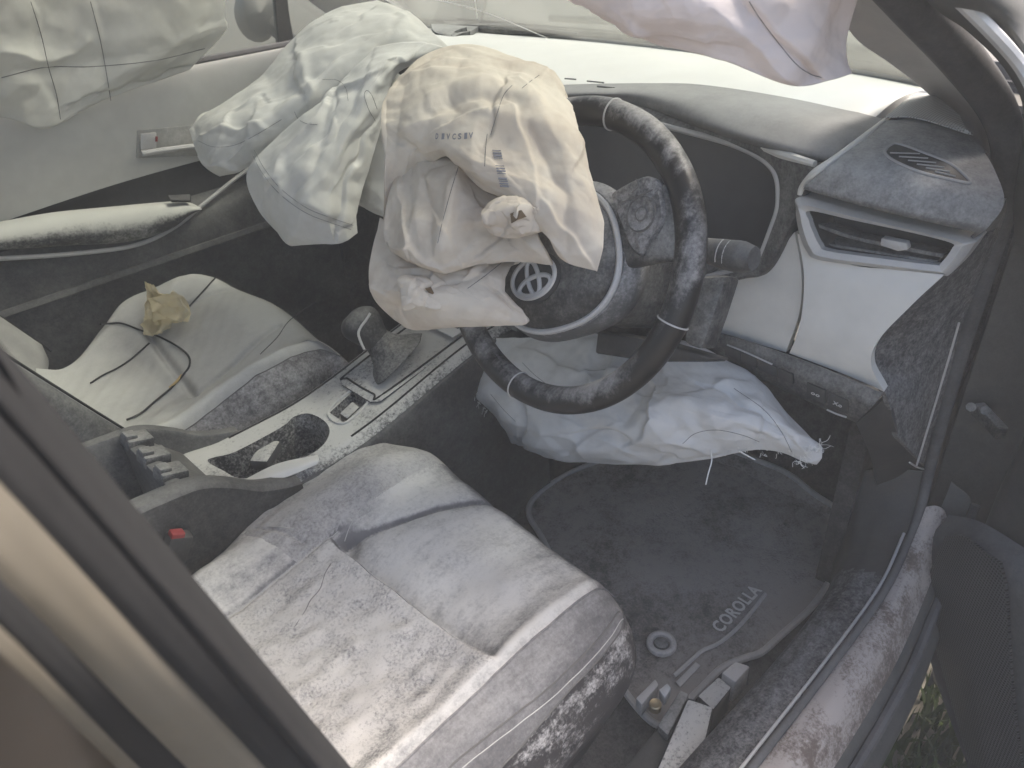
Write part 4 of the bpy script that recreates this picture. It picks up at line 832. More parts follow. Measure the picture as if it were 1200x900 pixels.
# side air vent
vo = [(940, 230), (1000, 245), (1070, 262), (1138, 278), (1141, 288), (1116, 319), (1100, 320), (1030, 312), (962, 303), (947, 292), (938, 268), (935, 245)]
vi = [(950, 246), (1002, 257), (1068, 271), (1115, 283), (1117, 290), (1104, 307), (1095, 309), (1030, 301), (972, 293), (962, 286), (955, 272), (950, 258)]
xv = lambda px: .852+.04*(px-935)/205
VO = spl([Xp(x, y, xv(x)) for x, y in vo], 90, True); VI = spl([Xp(x, y, xv(x)-.004) for x, y in vi], 90, True)
nx = A(1, 0, 0)
avf = rings('air_vent_frame', [VO+nx*.03, VO, VO-nx*.005, .5*(VO+VI)-nx*.009, VI-nx*.004, VI+nx*.006], MT['silver'], da, False, False, sharp=50, label='silver framed air vent')
rings('air_vent_throat', [VI+nx*.005, VI+nx*.05, VI.mean(0)+(VI-VI.mean(0))*.05+nx*.055], MT['plastic_clean'], avf, False, True)
va = [Xp(952, 258, .872), Xp(1000, 275, .876), Xp(1060, 288, .882), Xp(1108, 297, .888)]
sheet('air_vent_vane', [[p+A(-.008, 0, .002) for p in va], va, [p+A(.025, 0, -.004) for p in va]], 8, 20, MT['plastic'], avf, .004)
va2 = [Xp(965, 285, .872), Xp(1010, 292, .876), Xp(1060, 300, .882), Xp(1100, 306, .888)]
sheet('air_vent_vane', [[p+A(-.004, 0, .002) for p in va2], va2, [p+A(.02, 0, .003) for p in va2]], 8, 20, MT['plastic'], avf, .003)
prism('vent_tab', [Xp(x, y, .868) for x, y in ((1032, 279), (1062, 285), (1064, 293), (1052, 295), (1031, 288))], (.012, 0, 0), MT['silver'], avf, .002)
# cream panels
def xpanel(rows, x0, x1, b=.008):
    R_ = []; a = min(p[0] for r in rows for p in r); c = max(p[0] for r in rows for p in r)
    for i, r in enumerate(rows): R_.append([Xp(px, py, x0+(x1-x0)*(px-a)/(c-a)-b*math.sin(math.pi*i/(len(rows)-1))) for px, py in r])
    return R_
lid = xpanel([[(856, 322), (884, 319), (904, 306), (931, 272)], [(850, 345), (880, 342), (910, 336), (939, 318)], [(844, 370), (875, 373), (908, 376), (937, 365)], [(838, 388), (868, 397), (898, 406), (921, 413)]], .866, .862, .004)
sheet('storage_lid', lid, 30, 30, MT['cream'], da, .012, label='smooth cream lid below the indicator stalk')
kp = xpanel([[(934, 273), (990, 308), (1050, 316), (1106, 322)], [(942, 320), (985, 334), (1030, 342), (1072, 354)], [(940, 365), (972, 378), (1002, 388), (1030, 398)], [(933, 395), (965, 405), (995, 416), (1021, 428)], [(925, 414), (962, 428), (1000, 443), (1036, 459)]], .858, .876, .010)
sheet('knee_panel', kp, 40, 40, MT['cream'], da, .012, label='glossy cream knee panel under the side vent')
# switch strip
swr = [[Xp(x, y, v) for x, y in p] for p, v in (([(838, 389), (900, 408), (965, 432), (1034, 461)], .852), ([(830, 402), (895, 426), (960, 453), (1020, 479)], .846), ([(826, 417), (885, 442), (950, 472), (1003, 495)], .860))]
swr.append([p+A(.05, 0, -.01) for p in swr[2]]); swr.append([A(1.10, p[1], .47) for p in swr[2]])
sheet('switch_panel', swr, 30, 50, MT['plastic'], da, .004, label='dark switch strip below the knee panel')
for i, (px, py, w_, h_) in enumerate(((858, 414, 9, 6), (877, 422, 9, 6), (899, 432, 11, 6), (920, 441, 9, 6), (956, 461, 11, 8), (982, 473, 11, 8))):
    q = [Xp(px+sx*w_, py+sx*w_*.42+sy*h_, .843) for sx, sy in ((-1, -1), (1, -1), (1, 1), (-1, 1))]
    b_o = prism('switch_button', q, (.010, 0, -.001), MT['plastic_clean'], da, .0012)
    if i > 3:
        c_ = np.mean(q, 0)-A(.0008, 0, 0); ex_ = (q[1]-q[0])/np.linalg.norm(q[1]-q[0])
        fit_text('switch_symbol', ('oo', 'Xo')[i-4], c_-ex_*.006-A(0, 0, .003), ex_, np.cross((-1., 0, 0), ex_), .012, .005, MT['silver'], b_o, depth=.0003)
tube('switch_edge', [Xp(x, y, .8435) for x, y in ((969, 480), (980, 485), (992, 489))], .0012, MT['silver'], da, 6, 6)
tube('switch_edge', [Xp(x, y, .8445) for x, y in ((852, 404), (872, 412), (905, 427))], .0012, MT['silver'], da, 8, 6)
# dark speckled end of the dash
sl_, sr_ = [], []
SL = [Xp(x, y, v) for x, y, v in ((1104, 322, .888), (1070, 356, .880), (1029, 405, .874), (1022, 434, .872), (1038, 462, .872), (1052, 512, .90))]
SR = [Yp(x, y, v) for x, y, v in ((1174, 262, -.742), (1160, 320, -.738), (1140, 380, -.735), (1122, 432, -.735), (1108, 478, -.735), (1086, 548, -.735))]
sheet('dash_side', [SL, [.6*a+.4*b+(CP-a)*.02 for a, b in zip(SL, SR)], [.25*a+.75*b+(CP-a)*.012 for a, b in zip(SL, SR)], SR], 24, 50, MT['sidepad'], da, .006, label='dark dash end speckled with powder')
sheet('end_closing_panel', [[Zp(1160, 262, .766), Zp(1150, 272, .754), Xp(1140, 280, .892)], [Yp(1180, 232, -.74), Yp(1178, 250, -.742), Yp(1174, 264, -.742)]], 8, 10, MT['endpad'], da, .004)
sheet('lower_end_panel', [[Xp(1003, 496, .868), Xp(1020, 482, .872), Xp(1040, 464, .878)], [Xp(1018, 530, .93), Xp(1035, 520, .92), Xp(1054, 512, .908)], [Xp(1030, 580, 1.06), Xp(1060, 562, 1.06), Xp(1088, 549, 1.12)]], 12, 12, MT['plastic_clean'], da, .006)
tube('panel_gap', [Yp(1124, 378, -.7375), Yp(1112, 420, -.738), Yp(1097, 470, -.738), Yp(1074, 546, -.738)], .0014, MT['silver'], da, 30, 6)
tube('panel_gap', [Yp(1066, 542, -.738), Yp(1076, 548, -.738), Yp(1088, 551, -.738)], .0014, MT['silver'], da, 10, 6)
# centre screen and passenger fascia
prism('centre_screen', [Xp(x, y, v) for x, y, v in ((485, 55, .86), (545, 66, .86), (610, 80, .86), (620, 220, .84), (480, 200, .84))], (.018, 0, 0), MT['hood'], da, .006)
tube('screen_knob', [Xp(467, 83, .84), Xp(476, 72, .85)], .012, MT['plastic'], da, 4, 14)
fz = [[A(x+.02*abs(y)*.3, y, z) for y in (-.10, .0, .12, .35, .6, .70)] for x, z in ((.945, .822), (.90, .80), (.88, .74), (.865, .64), (.87, .55), (.93, .50))]
sheet('passenger_fascia', fz, 30, 40, MT['cream'], da, .01)
sheet('lower_dash', [[A(x, y, z) for y in (-.62, -.3, 0, .3, .66)] for x, z in ((.90, .54), (.94, .50), (1.10, .46), (1.30, .50))], 20, 30, MT['plastic_clean'], da, .01)
sheet('centre_stack', [[A(x, y, z) for y in (-.12, 0, .12)] for x, z in ((.84, .72), (.83, .60), (.82, .50), (.80, .44))], 16, 10, MT['plastic'], da, .02)

# ================================================================ STEERING COLUMN, WHEEL, STALK
WC = A(.637, -.378, .705); TL = R(24.9); W1 = A(0, -1, 0); W2 = A(math.sin(TL), 0, math.cos(TL)); W3 = A(-math.cos(TL), 0, math.sin(TL))
def wp(r, a, o=0): return WC+W1*(r*math.cos(a))+W2*(r*math.sin(a))+W3*o
def wplane(px, py, o):                              # pixel -> wheel plane at offset o
    H = WC+W3*o; q = ray(px, py); return CP+q*(((H-CP)@W3)/(q@W3))
def wang(px, py):
    d = wplane(px, py, 0)-WC; return math.atan2(d@W2, d@W1)
clm = thing('steering_column', 'black steering column shroud with stalk between wheel and dash', 'steering column', tuple(WC-W3*.12))
L_ = []
for t, hw, hu, hd in ((.035, .050, .045, .055), (.06, .062, .052, .070), (.12, .068, .055, .078), (.2, .070, .055, .075), (.27, .070, .055, .07)):
    a = np.arange(40)*2*np.pi/40; c_, s_ = np.cos(a), np.sin(a); hh = np.where(s_ > 0, hu, hd)
    L_.append(WC-W3*t+W1*(hw*np.sign(c_)*abs(c_)**.6)[:, None]+W2*(hh*np.sign(s_)*abs(s_)**.6)[:, None])
rings('shroud', L_, MT['plastic'], clm, sharp=50)
prism('shroud_side', [wplane(x, y, -.09) for x, y in ((815, 325), (852, 322), (836, 372), (822, 410), (800, 402))], W3*-.04, MT['plastic'], clm, .006)
prism('lower_bracket', [wplane(x, y, -.10) for x, y in ((700, 388), (760, 398), (835, 420), (828, 424), (760, 424), (697, 414))], W3*-.05, MT['plastic_clean'], clm, .004)
sk = [wplane(785, 285, -.075), wplane(815, 290, -.07), wplane(845, 297, -.065), wplane(868, 301, -.06), wplane(884, 303, -.058)]
stk = tube('indicator_stalk', sk, [.011, .012, .0165, .018, .013], dusty('stalk', (.025, .025, .026), .3, .3, 8, .4, .5, amax=.3, soft=.7), clm, 30, 18, sharp=50)
for k in (.52, .60):
    c_ = spl(sk, 101)[int(k*100)]; ax_ = (sk[3]-sk[1])/np.linalg.norm(sk[3]-sk[1]); u_ = np.cross(ax_, W3); a = np.linspace(-2.6, .4, 14)
    tube('stalk_marking', [c_+(W3*math.sin(t+2.4)+u_*math.cos(t+2.4))*.0172 for t in np.linspace(-1.5, .3, 10)], .0006, MT['silver'], stk, 16, 5)
sw = thing('steering_wheel', 'black leather steering wheel smeared with powder, turned nearly upside down', 'steering wheel', tuple(WC))
RR = .1735
rimP = [wp(RR, t, .004*math.cos(2*t)) for t in np.linspace(0, 2*np.pi, 73)[:-1]]
rimo = tube('rim', rimP, .0172, MT['leather'], sw, 180, 20, closed=True, label='dark leather rim smeared with white powder')
for px, py in ((796, 381), (604, 452), (722, 118)):
    t = wang(px, py); c_ = wp(RR, t, .004*math.cos(2*t)); ro = W1*math.cos(t)+W2*math.sin(t)
    tube('rim_seam', [c_+(ro*math.cos(b)+W3*math.sin(b))*.0176 for b in np.linspace(0, 2*np.pi, 25)[:-1]], .0011, MT['seam'], rimo, 36, 6, closed=True)
# stitched leather joint on the inside of the rim
for t0_ in (wang(575, 420), wang(790, 190)):
    for k in range(16):
        t = t0_+(k-8)*.022; ro = W1*math.cos(t)+W2*math.sin(t); c_ = wp(RR, t); p0_ = c_-ro*.0160+W3*.0045; tg = -W1*math.sin(t)+W2*math.cos(t)
        tube('rim_stitch', [p0_-tg*.0012+W3*.0028, p0_+tg*.0012-W3*.0028], .0007, MT['thread'], rimo, 3, 5)
ROT = R(-150)
def hubring(rx, ry, o, n=64, p=.85):
    a = np.arange(n)*2*np.pi/n; c_, s_ = np.cos(a), np.sin(a); x = rx*np.sign(c_)*abs(c_)**p; y = ry*np.sign(s_)*abs(s_)**p
    X_ = x*math.cos(ROT)-y*math.sin(ROT); Y_ = x*math.sin(ROT)+y*math.cos(ROT)
    return WC+W1*X_[:, None]+W2*Y_[:, None]+W3*o-W2*.006
rings('hub_housing', [hubring(.075, .07, -.05), hubring(.105, .090, -.03), hubring(.108, .094, -.005), hubring(.098, .086, .012)], dusty('hub housing', (.10, .10, .10), .3, .3, 9, .6, .5, (.48, .47, .46)), sw, sharp=50)
rings('horn_pad', [hubring(.092, .080, .008), hubring(.090, .078, .022), hubring(.080, .068, .032), hubring(.05, .042, .038), hubring(.012, .01, .040)], MT['plastic'], sw, sharp=60, label='black horn pad split by the burst airbag')
tube('horn_pad_trim', hubring(.094, .082, .017), .0040, MT['silver'], sw, 120, 8, closed=True)
# emblem
ec = wplane(625, 326, .042); em_u = W1*math.cos(ROT)+W2*math.sin(ROT); em_v = -W1*math.sin(ROT)+W2*math.cos(ROT); em_u = W1*math.cos(R(214))+W2*math.sin(R(214)); em_v = -W1*math.sin(R(214))+W2*math.cos(R(214))
def ell(cx, cy, rx, ry, n=48): return [ec+em_u*(cx+rx*math.cos(t))+em_v*(cy+ry*math.sin(t)) for t in np.linspace(0, 2*np.pi, n+1)[:-1]]
emp = rings('emblem_plate', [np.array(ell(0, 0, .039, .029))-W3*.010, np.array(ell(0, 0, .040, .030))-W3*.002, np.array(ell(0, 0, .036, .026))], MT['plastic_clean'], sw)
for e_ in ((0, 0, .0330, .0225), (0, .0092, .0245, .0105), (0, .0002, .0085, .0212)):
    tube('emblem_ring', ell(*e_), .0031, MT['emblem'], emp, 70, 8, closed=True)
# spokes
def spoke(t, half, nm='spoke'):
    L = []
    for r_, hw, o, th in ((.075, .034, -.004, .014), (.10, .036, .0, .013), (.13, .038, .004, .012), (.155, .043, .004, .011), (.170, .050, .002, .008)):
        er_ = W1*math.cos(t)+W2*math.sin(t); et = -W1*math.sin(t)+W2*math.cos(t); a = np.arange(28)*2*np.pi/28; c_, s_ = np.cos(a), np.sin(a)
        L.append(WC+er_*r_+et*(hw*half*np.sign(c_)*abs(c_)**.5)[:, None]+W3*(o+th*np.sign(s_)*abs(s_)**.5)[:, None])
    return rings(nm, L, MT['plastic'], sw, sharp=60)
ts = wang(790, 262)
spoke(ts, 1.0); spoke(ts+math.pi, 1.0); spoke(ts+R(95), .7)
pod = spl([wplane(x, y, .016) for x, y in ((722, 225), (755, 208), (770, 212), (778, 235), (778, 262), (760, 290), (752, 300), (740, 288), (730, 262), (720, 235))], 50, True)
podo = rings('button_pod', [pod-W3*.012, pod+W3*.002, pod.mean(0)+(pod-pod.mean(0))*.93+W3*.005, pod.mean(0)+(pod-pod.mean(0))*.4+W3*.0055], dusty('button pod', (.05, .05, .051), .3, .25, 14, .5, .5, (.42, .41, .40)), sw, sharp=50, label='cluster of wheel buttons')
tube('pod_groove', [wplane(x, y, .0225) for x, y in ((726, 238), (745, 231), (765, 222))], .0006, MT['thread'], podo, 12, 5)
tube('pod_groove', [wplane(x, y, .0225) for x, y in ((745, 209), (748, 218), (740, 226))], .0006, MT['thread'], podo, 12, 5)
pcn = wplane(752, 251, .0215); 
for rr, nm in ((.0175, 'dial_ring'), (.0068, 'dial_button')):
    tube(nm, [pcn+W1*rr*math.cos(t)+W2*rr*math.sin(t)*1.1+W3*.0015 for t in np.linspace(0, 6.283, 33)[:-1]], .0007, MT['thread'], podo, 48, 6, closed=True)
a = np.arange(24)*2*np.pi/24
rings('dial_pad', [pcn+W1*(k*np.cos(a))[:, None]+W2*(k*1.1*np.sin(a))[:, None]+W3*z for k, z in ((.0165, -.002), (.016, .0018), (.009, .0006), (.0062, .0005), (.006, .0022), (.002, .0026))], dusty('dial', (.06, .06, .06), .3, .25, 14, .5, .5, (.42, .41, .40)), podo, sharp=50)

# ================================================================ AIRBAGS
def stitch(P, pts, parent, mat='thread', rad=.00035, lift=.0004, n=50, nm='stitch_line'):
    pts = spl([(x, y) for x, y in pts], n); tube(nm, [grid_at(P, x, y, lift) for x, y in pts], rad, MT[mat], parent, n, 5, smooth_path=False)
# driver airbag
db = thing('driver_airbag', 'burst cream driver airbag hanging limp over the steering wheel', 'airbag', tuple(WC+W3*.05))
o1, PA = cloth('upper_fold', [
    [(464, 96, .95), (490, 69, .97), (525, 54, .99), (562, 53, 1.0), (600, 67, .99), (640, 85, .97), (660, 105, .94)],
    [(449, 120, .90), (485, 98, .895), (525, 84, .90), (565, 82, .90), (605, 92, .89), (645, 110, .88), (671, 132, .87)],
    [(447, 150, .88), (483, 138, .855), (522, 125, .85), (563, 122, .835), (605, 130, .825), (648, 148, .82), (684, 175, .83)],
    [(451, 185, .885), (480, 175, .87), (512, 160, .845), (552, 172, .815), (600, 182, .81), (652, 195, .80), (695, 220, .81)],
    [(450, 225, .905), (472, 205, .90), (508, 172, .855), (560, 206, .805), (612, 228, .795), (664, 250, .79), (707, 268, .80)],
    [(450, 258, .925), (472, 228, .925), (512, 178, .875), (566, 222, .822), (626, 246, .80), (656, 302, .80), (700, 318, .805)]], 96, 110, MT['bag'], db, .09, 1.045, 130, 3, .075, .004, .035, folds=[([(500, 112), (535, 100), (575, 100), (618, 128)], 4, 14, 'r'), ([(505, 138), (530, 120), (565, 113), (600, 122)], -5, 9, 'r'), ([(520, 150), (545, 135), (580, 132)], 3.5, 8, 's'), ([(590, 104), (582, 130), (573, 160)], -4, 6, 's'), ([(612, 102), (648, 160), (692, 236)], 5, 16, 'r'), ([(622, 150), (662, 226), (660, 290)], -6, 12, 'r'), ([(640, 240), (670, 280), (697, 318)], 4, 10, 's'), ([(470, 95), (462, 150), (455, 210)], -4, 12, 'r'), ([(540, 178), (590, 205), (640, 225)], 4, 14, 'r'), ([(600, 130), (625, 190), (630, 235)], 3, 10, 's')], rnd=(16, 60, 40, 3.0), label='hood-like upper fold of the burst airbag')
o2, PB = cloth('middle_fold', [
    [(488, 172, .92), (520, 170, .905), (552, 196, .88), (592, 226, .86), (626, 246, .84)],
    [(462, 210, .90), (495, 200, .88), (537, 205, .845), (580, 232, .845), (628, 258, .825)],
    [(452, 245, .89), (488, 238, .87), (527, 238, .83), (575, 260, .838), (632, 278, .815)],
    [(450, 278, .885), (484, 270, .86), (520, 275, .825), (572, 288, .835), (642, 296, .815)],
    [(462, 300, .895), (492, 308, .865), (522, 320, .85), (572, 308, .84), (648, 308, .825)]], 80, 90, MT['bag'], db, .05, 1.07, 130, 17, .055, .005, .03, folds=[([(538, 190), (525, 240), (514, 300)], 7, 14, 'r'), ([(498, 200), (505, 260), (518, 318)], -6, 9, 'r'), ([(470, 215), (480, 260), (490, 305)], 5, 12, 's'), ([(600, 262), (560, 228)], -5, 8, 'r'), ([(596, 264), (548, 262)], 5, 9, 'r'), ([(598, 268), (562, 295)], -4, 8, 's'), ([(610, 275), (640, 300)], 4, 8, 'r'), ([(455, 285), (490, 290), (520, 312)], 5, 8, 's')], rnd=(14, 70, 40, 3.0), label='crumpled middle fold of the burst airbag')
o3, PC = cloth('lower_fold', [
    [(446, 258, .93), (480, 275, .915), (530, 298, .905), (575, 300, .895), (612, 297, .89)],
    [(437, 288, .91), (475, 300, .885), (525, 318, .878), (565, 320, .873), (596, 318, .872)],
    [(432, 322, .905), (470, 328, .88), (520, 340, .868), (560, 343, .862), (590, 346, .866)],
    [(438, 350, .915), (475, 354, .888), (520, 360, .868), (565, 364, .86), (620, 374, .855)],
    [(462, 375, .94), (485, 387, .925), (520, 383, .89), (560, 382, .872), (606, 381, .86)]], 80, 90, MT['bag'], db, .05, 1.07, 130, 29, .055, .005, .03, folds=[([(490, 338), (445, 300)], -5, 9, 'r'), ([(486, 345), (440, 335)], 5, 9, 'r'), ([(490, 352), (458, 372)], -5, 8, 'r'), ([(505, 335), (520, 305)], 5, 9, 's'), ([(515, 345), (560, 330), (590, 305)], -4, 8, 's'), ([(512, 352), (570, 352), (616, 372)], 5, 9, 'r'), ([(575, 345), (600, 362), (618, 374)], -5, 6, 's'), ([(470, 310), (500, 320), (530, 318)], 5, 9, 's')], rnd=(14, 20, 45, 3.0), label='lower fold of the burst airbag with torn tip')
_, PK = cloth('vent_pleat', [[(572, 256, .805), (590, 240, .80), (612, 236, .798), (634, 248, .802)], [(568, 263, .80), (590, 256, .792), (612, 256, .79), (634, 262, .798)], [(580, 276, .80), (600, 279, .795), (620, 275, .795), (636, 271, .80)]], 34, 44, MT['bag'], db, .012, 1.16, 90, 5, .02, .003, .02, cell=.009, facet=.4, rnd=(16, 80, 60, 2.2), folds=[([(605, 255), (572, 258)], 4, 5, 'r'), ([(605, 255), (585, 275)], -4, 5, 's'), ([(608, 255), (630, 250)], 4, 5, 's'), ([(606, 258), (612, 276)], 4, 4, 'r')])
_, PK2 = cloth('vent_pleat', [[(468, 328, .872), (490, 324, .866), (506, 330, .862), (517, 341, .862)], [(470, 345, .866), (490, 345, .858), (506, 348, .856), (520, 353, .858)], [(482, 358, .866), (495, 363, .86), (508, 363, .858), (519, 361, .862)]], 34, 44, MT['bag'], db, .012, 1.16, 90, 8, .02, .003, .02, cell=.009, facet=.4, rnd=(16, 70, 60, 2.2), folds=[([(500, 342), (472, 332)], 4, 5, 'r'), ([(500, 342), (480, 356)], 4, 5, 's'), ([(502, 342), (512, 334)], -4, 5, 's'), ([(501, 344), (505, 362)], 4, 4, 'r')])
for P_, pts in ((PK, ((598, 250), (611, 246), (617, 254), (606, 258), (599, 262))), (PK2, ((498, 338), (505, 336), (510, 346), (502, 343)))):
    q = [grid_at(P_, x, y, .0016) for x, y in pts]; prism('vent_hole', q, (q[0]-CP)*-.0012, MT['brown'], db, 0, smooth=False)
stitch(PA, ((600, 100), (590, 112), (582, 135), (575, 158)), db); stitch(PA, ((632, 88), (622, 95), (612, 103)), db)
stitch(PB, ((537, 196), (528, 225), (518, 262), (513, 285)), db, rad=.00035); stitch(PC, ((548, 338), (570, 322), (590, 306), (598, 300)), db, rad=.00035)
# sewn-in label with bar marks and ink print
ql = [grid_at(PA, x, y, .0022) for x, y in ((574, 172), (586, 170), (588, 190), (592, 216), (592, 222), (583, 219), (576, 196))]
stitch(PA, ((571, 157), (569, 175), (568, 195)), db, rad=.0004)
for k in range(15):
    y = 176+k*3.0; x = 577+.22*(y-176)
    if k in (4, 5, 10): continue
    wd_ = .0005+.0006*((k*7) % 3)/2; tube('label_bar', [grid_at(PA, x, y, .0012), grid_at(PA, x+5, y+.3, .0012), grid_at(PA, x+10, y+.5, .0012)], wd_, MT['print'], db, 6, 5)
for k, ch in enumerate('DIVCSIV'):
    px, py = 510+k*6.6, 158+.9*math.sin(k*.5)-k*.15; p_ = grid_at(PA, px, py+5, .0022); e_ = grid_at(PA, px+5, py+4.6, .0022)-p_; e_ /= np.linalg.norm(e_); v_ = _u-e_*(_u@e_)
    fit_text('ink_letter', ch, p_, e_, v_, .0046, .0062, MT['print'], db, depth=.0002)

# passenger airbag
pb = thing('passenger_airbag', 'deflated white passenger airbag draped off the far side of the dash', 'airbag', (.75, .3, .75))
_, PP1 = cloth('rear_lobe', [
    [(532, 60, 1.26), (505, 36, 1.29), (480, 15, 1.34), (442, 0, 1.40)], [(452, 80, 1.26), (430, 58, 1.265), (408, 30, 1.31), (385, 14, 1.40)],
    [(392, 122, 1.27), (372, 95, 1.25), (350, 70, 1.30), (334, 56, 1.39)], [(342, 162, 1.29), (322, 138, 1.26), (308, 112, 1.31), (303, 92, 1.40)],
    [(290, 196, 1.31), (262, 172, 1.29), (248, 148, 1.33), (238, 136, 1.40)], [(258, 206, 1.34), (238, 192, 1.33), (228, 172, 1.35), (222, 152, 1.40)]], 100, 70, MT['bagwhite'], pb, .10, 1.05, 130, 41, .10, .006, .03, facet=.5, folds=[([(470, 30), (400, 70), (345, 120), (300, 165)], 10, 20, 'r'), ([(430, 50), (365, 85), (335, 110)], -8, 14, 'r'), ([(345, 60), (342, 90), (352, 112)], -9, 10, 's'), ([(352, 70), (362, 110), (345, 140)], 7, 10, 'r'), ([(240, 160), (270, 150), (310, 148)], 5, 6, 's'), ([(245, 175), (280, 165), (305, 158)], -5, 6, 'r'), ([(260, 150), (285, 135), (300, 120)], 5, 8, 'r'), ([(275, 180), (295, 160), (300, 135)], 5, 6, 's'), ([(235, 185), (265, 190), (290, 200)], 6, 7, 's'), ([(250, 160), (275, 158), (290, 145)], -4, 5, 'r')], rnd=(14, 140, 20, 4.5), label='rear lobe of the white passenger airbag')
_, PP2 = cloth('front_lobe', [
    [(440, 55, 1.24), (465, 50, 1.22), (490, 50, 1.22), (510, 52, 1.22), (530, 60, 1.24)], [(385, 112, 1.21), (410, 103, 1.17), (435, 95, 1.16), (450, 90, 1.17), (466, 86, 1.21)],
    [(330, 160, 1.21), (360, 153, 1.155), (395, 150, 1.14), (425, 147, 1.15), (449, 142, 1.19)], [(290, 200, 1.22), (325, 204, 1.165), (365, 205, 1.135), (405, 202, 1.145), (433, 196, 1.19)],
    [(302, 245, 1.22), (330, 250, 1.175), (365, 252, 1.145), (395, 252, 1.15), (418, 247, 1.19)], [(336, 284, 1.23), (352, 286, 1.195), (376, 286, 1.175), (400, 285, 1.175), (418, 273, 1.20)]], 100, 80, MT['bagwhite'], pb, .08, 1.05, 130, 47, .10, .006, .03, facet=.5, folds=[([(440, 100), (410, 165), (370, 215), (345, 280)], 9, 18, 'r'), ([(425, 110), (380, 170), (350, 230)], -8, 12, 'r'), ([(385, 120), (345, 175), (318, 215)], 8, 14, 's'), ([(435, 150), (410, 210), (395, 275)], -7, 12, 's'), ([(300, 190), (335, 230), (380, 252)], 5, 10, 'r'), ([(350, 235), (365, 262), (392, 262)], -5, 8, 'r'), ([(470, 70), (430, 95), (395, 112)], 6, 12, 's')], rnd=(9, 115, 22, 4.5), label='front lobe of the white passenger airbag')
_, PP3 = cloth('inner_lobe', [[(430, 110, 1.28), (450, 105, 1.28), (480, 110, 1.28)], [(418, 170, 1.28), (440, 165, 1.27), (475, 165, 1.28)], [(414, 225, 1.29), (435, 230, 1.275), (465, 235, 1.28)], [(420, 240, 1.29), (440, 250, 1.285), (465, 258, 1.29)]], 50, 30, MT['bagwhite'], pb, .05, 1.04, 90, 52, .08, .004, .03)
for d_ in (0, 5):
    stitch(PP2, [(x-d_*.5, y+d_) for x, y in ((298, 176), (310, 198), (330, 222), (360, 244), (390, 256), (414, 264))], pb)
stitch(PP2, ((378, 93), (395, 94), (405, 103), (408, 118)), pb); stitch(PP2, ((345, 131), (350, 140), (360, 145), (372, 146)), pb)
stitch(PP2, ((442, 128), (436, 112), (430, 106), (427, 112), (432, 128), (440, 142)), pb, rad=.00035); stitch(PP1, ((232, 165), (250, 172), (275, 170), (300, 158), (330, 140)), pb)

# knee airbag
kb_ = thing('knee_airbag', 'deflated white knee airbag with frayed ends below the steering wheel', 'airbag', (.85, -.35, .45))
_, PN = cloth('cushion_cloth', [
    [(556, 398, 1.37), (610, 396, 1.29), (680, 393, 1.23), (750, 396, 1.16), (820, 408, 1.09), (880, 442, 1.05), (928, 490, 1.02)],
    [(551, 438, 1.36), (610, 438, 1.245), (680, 438, 1.165), (750, 438, 1.09), (820, 444, 1.03), (890, 470, 1.0), (944, 506, .995)],
    [(555, 463, 1.35), (610, 478, 1.22), (680, 480, 1.13), (750, 476, 1.055), (820, 476, 1.0), (895, 492, .975), (955, 518, .985)],
    [(576, 482, 1.34), (612, 508, 1.22), (680, 514, 1.13), (750, 514, 1.055), (820, 506, 1.0), (892, 510, .975), (963, 528, .985)],
    [(602, 517, 1.33), (642, 535, 1.23), (700, 543, 1.16), (770, 544, 1.09), (830, 538, 1.03), (892, 527, 1.0), (956, 541, .995)]], 90, 150, MT['baggrey'], kb_, .09, 1.05, 140, 61, .085, .006, .03, folds=[([(612, 478), (612, 535)], -9, 9, 's'), ([(575, 470), (605, 500), (610, 535)], 6, 10, 'r'), ([(680, 508), (735, 508), (790, 536)], -7, 14, 's'), ([(745, 512), (772, 492), (766, 462)], 8, 12, 's'), ([(770, 495), (785, 515), (830, 535)], 7, 12, 'r'), ([(640, 505), (690, 525), (740, 542)], 6, 14, 'r'), ([(790, 470), (850, 490), (930, 520)], 8, 18, 'r'), ([(830, 450), (890, 480), (925, 515)], -7, 10, 's'), ([(860, 500), (900, 512), (945, 520)], -5, 8, 'r'), ([(640, 420), (680, 440), (740, 440)], 5, 14, 's'), ([(620, 445), (660, 465), (720, 470)], -5, 12, 'r')], rnd=(26, 10, 40, 4.0), label='wrinkled white cloth of the knee airbag')
stitch(PN, ((800, 520), (815, 508), (840, 504), (870, 510), (890, 518)), kb_, rad=.00035); stitch(PN, ((575, 462), (590, 480), (604, 494)), kb_, rad=.00035); stitch(PN, ((860, 455), (895, 480), (915, 505), (928, 530)), kb_, rad=.00035)
stitch(PN, ((612, 425), (625, 438), (640, 450)), kb_, rad=.00035)
rg = random.Random(4)
def fray(px, py, n, spread, ln, dxy, nm='frayed_thread'):
    for _ in range(n):
        x, y = px+rg.uniform(-spread, spread), py+rg.uniform(-spread, spread); p = grid_at(PN, x, y, .001); l = ln*rg.uniform(.4, 1)
        a_ = math.atan2(dxy[1], dxy[0])+rg.gauss(0, .8); l *= rg.choice((.4, .7, 1, 1.5)); dz = (p-CP)@_f; q = D(x+l*math.cos(a_), y+l*math.sin(a_), dz+rg.uniform(-.01, .01)); m_ = .5*(p+q)+A(rg.uniform(-1, 1), rg.uniform(-1, 1), rg.uniform(-1, 1))*.0035
        tube(nm, [p, m_, q], rg.uniform(.0002, .00045), MT['whitethread'], kb_, 6, 4)
for t in np.linspace(0, 1, 9): fray(551+6*t+3*t*t*4, 435+45*t, 4, 3, 11, (-1, .5))
for t in np.linspace(0, 1, 12): fray(935+26*t, 536-18*t*t+4*math.sin(t*9), 6, 4, 10, (.6, .7-1.2*t))
for t in (.05, .2, .28, .5, .55, .72, .9): fray(850+85*t, 526+6*t, 3, 4, 6, (.3, 1))
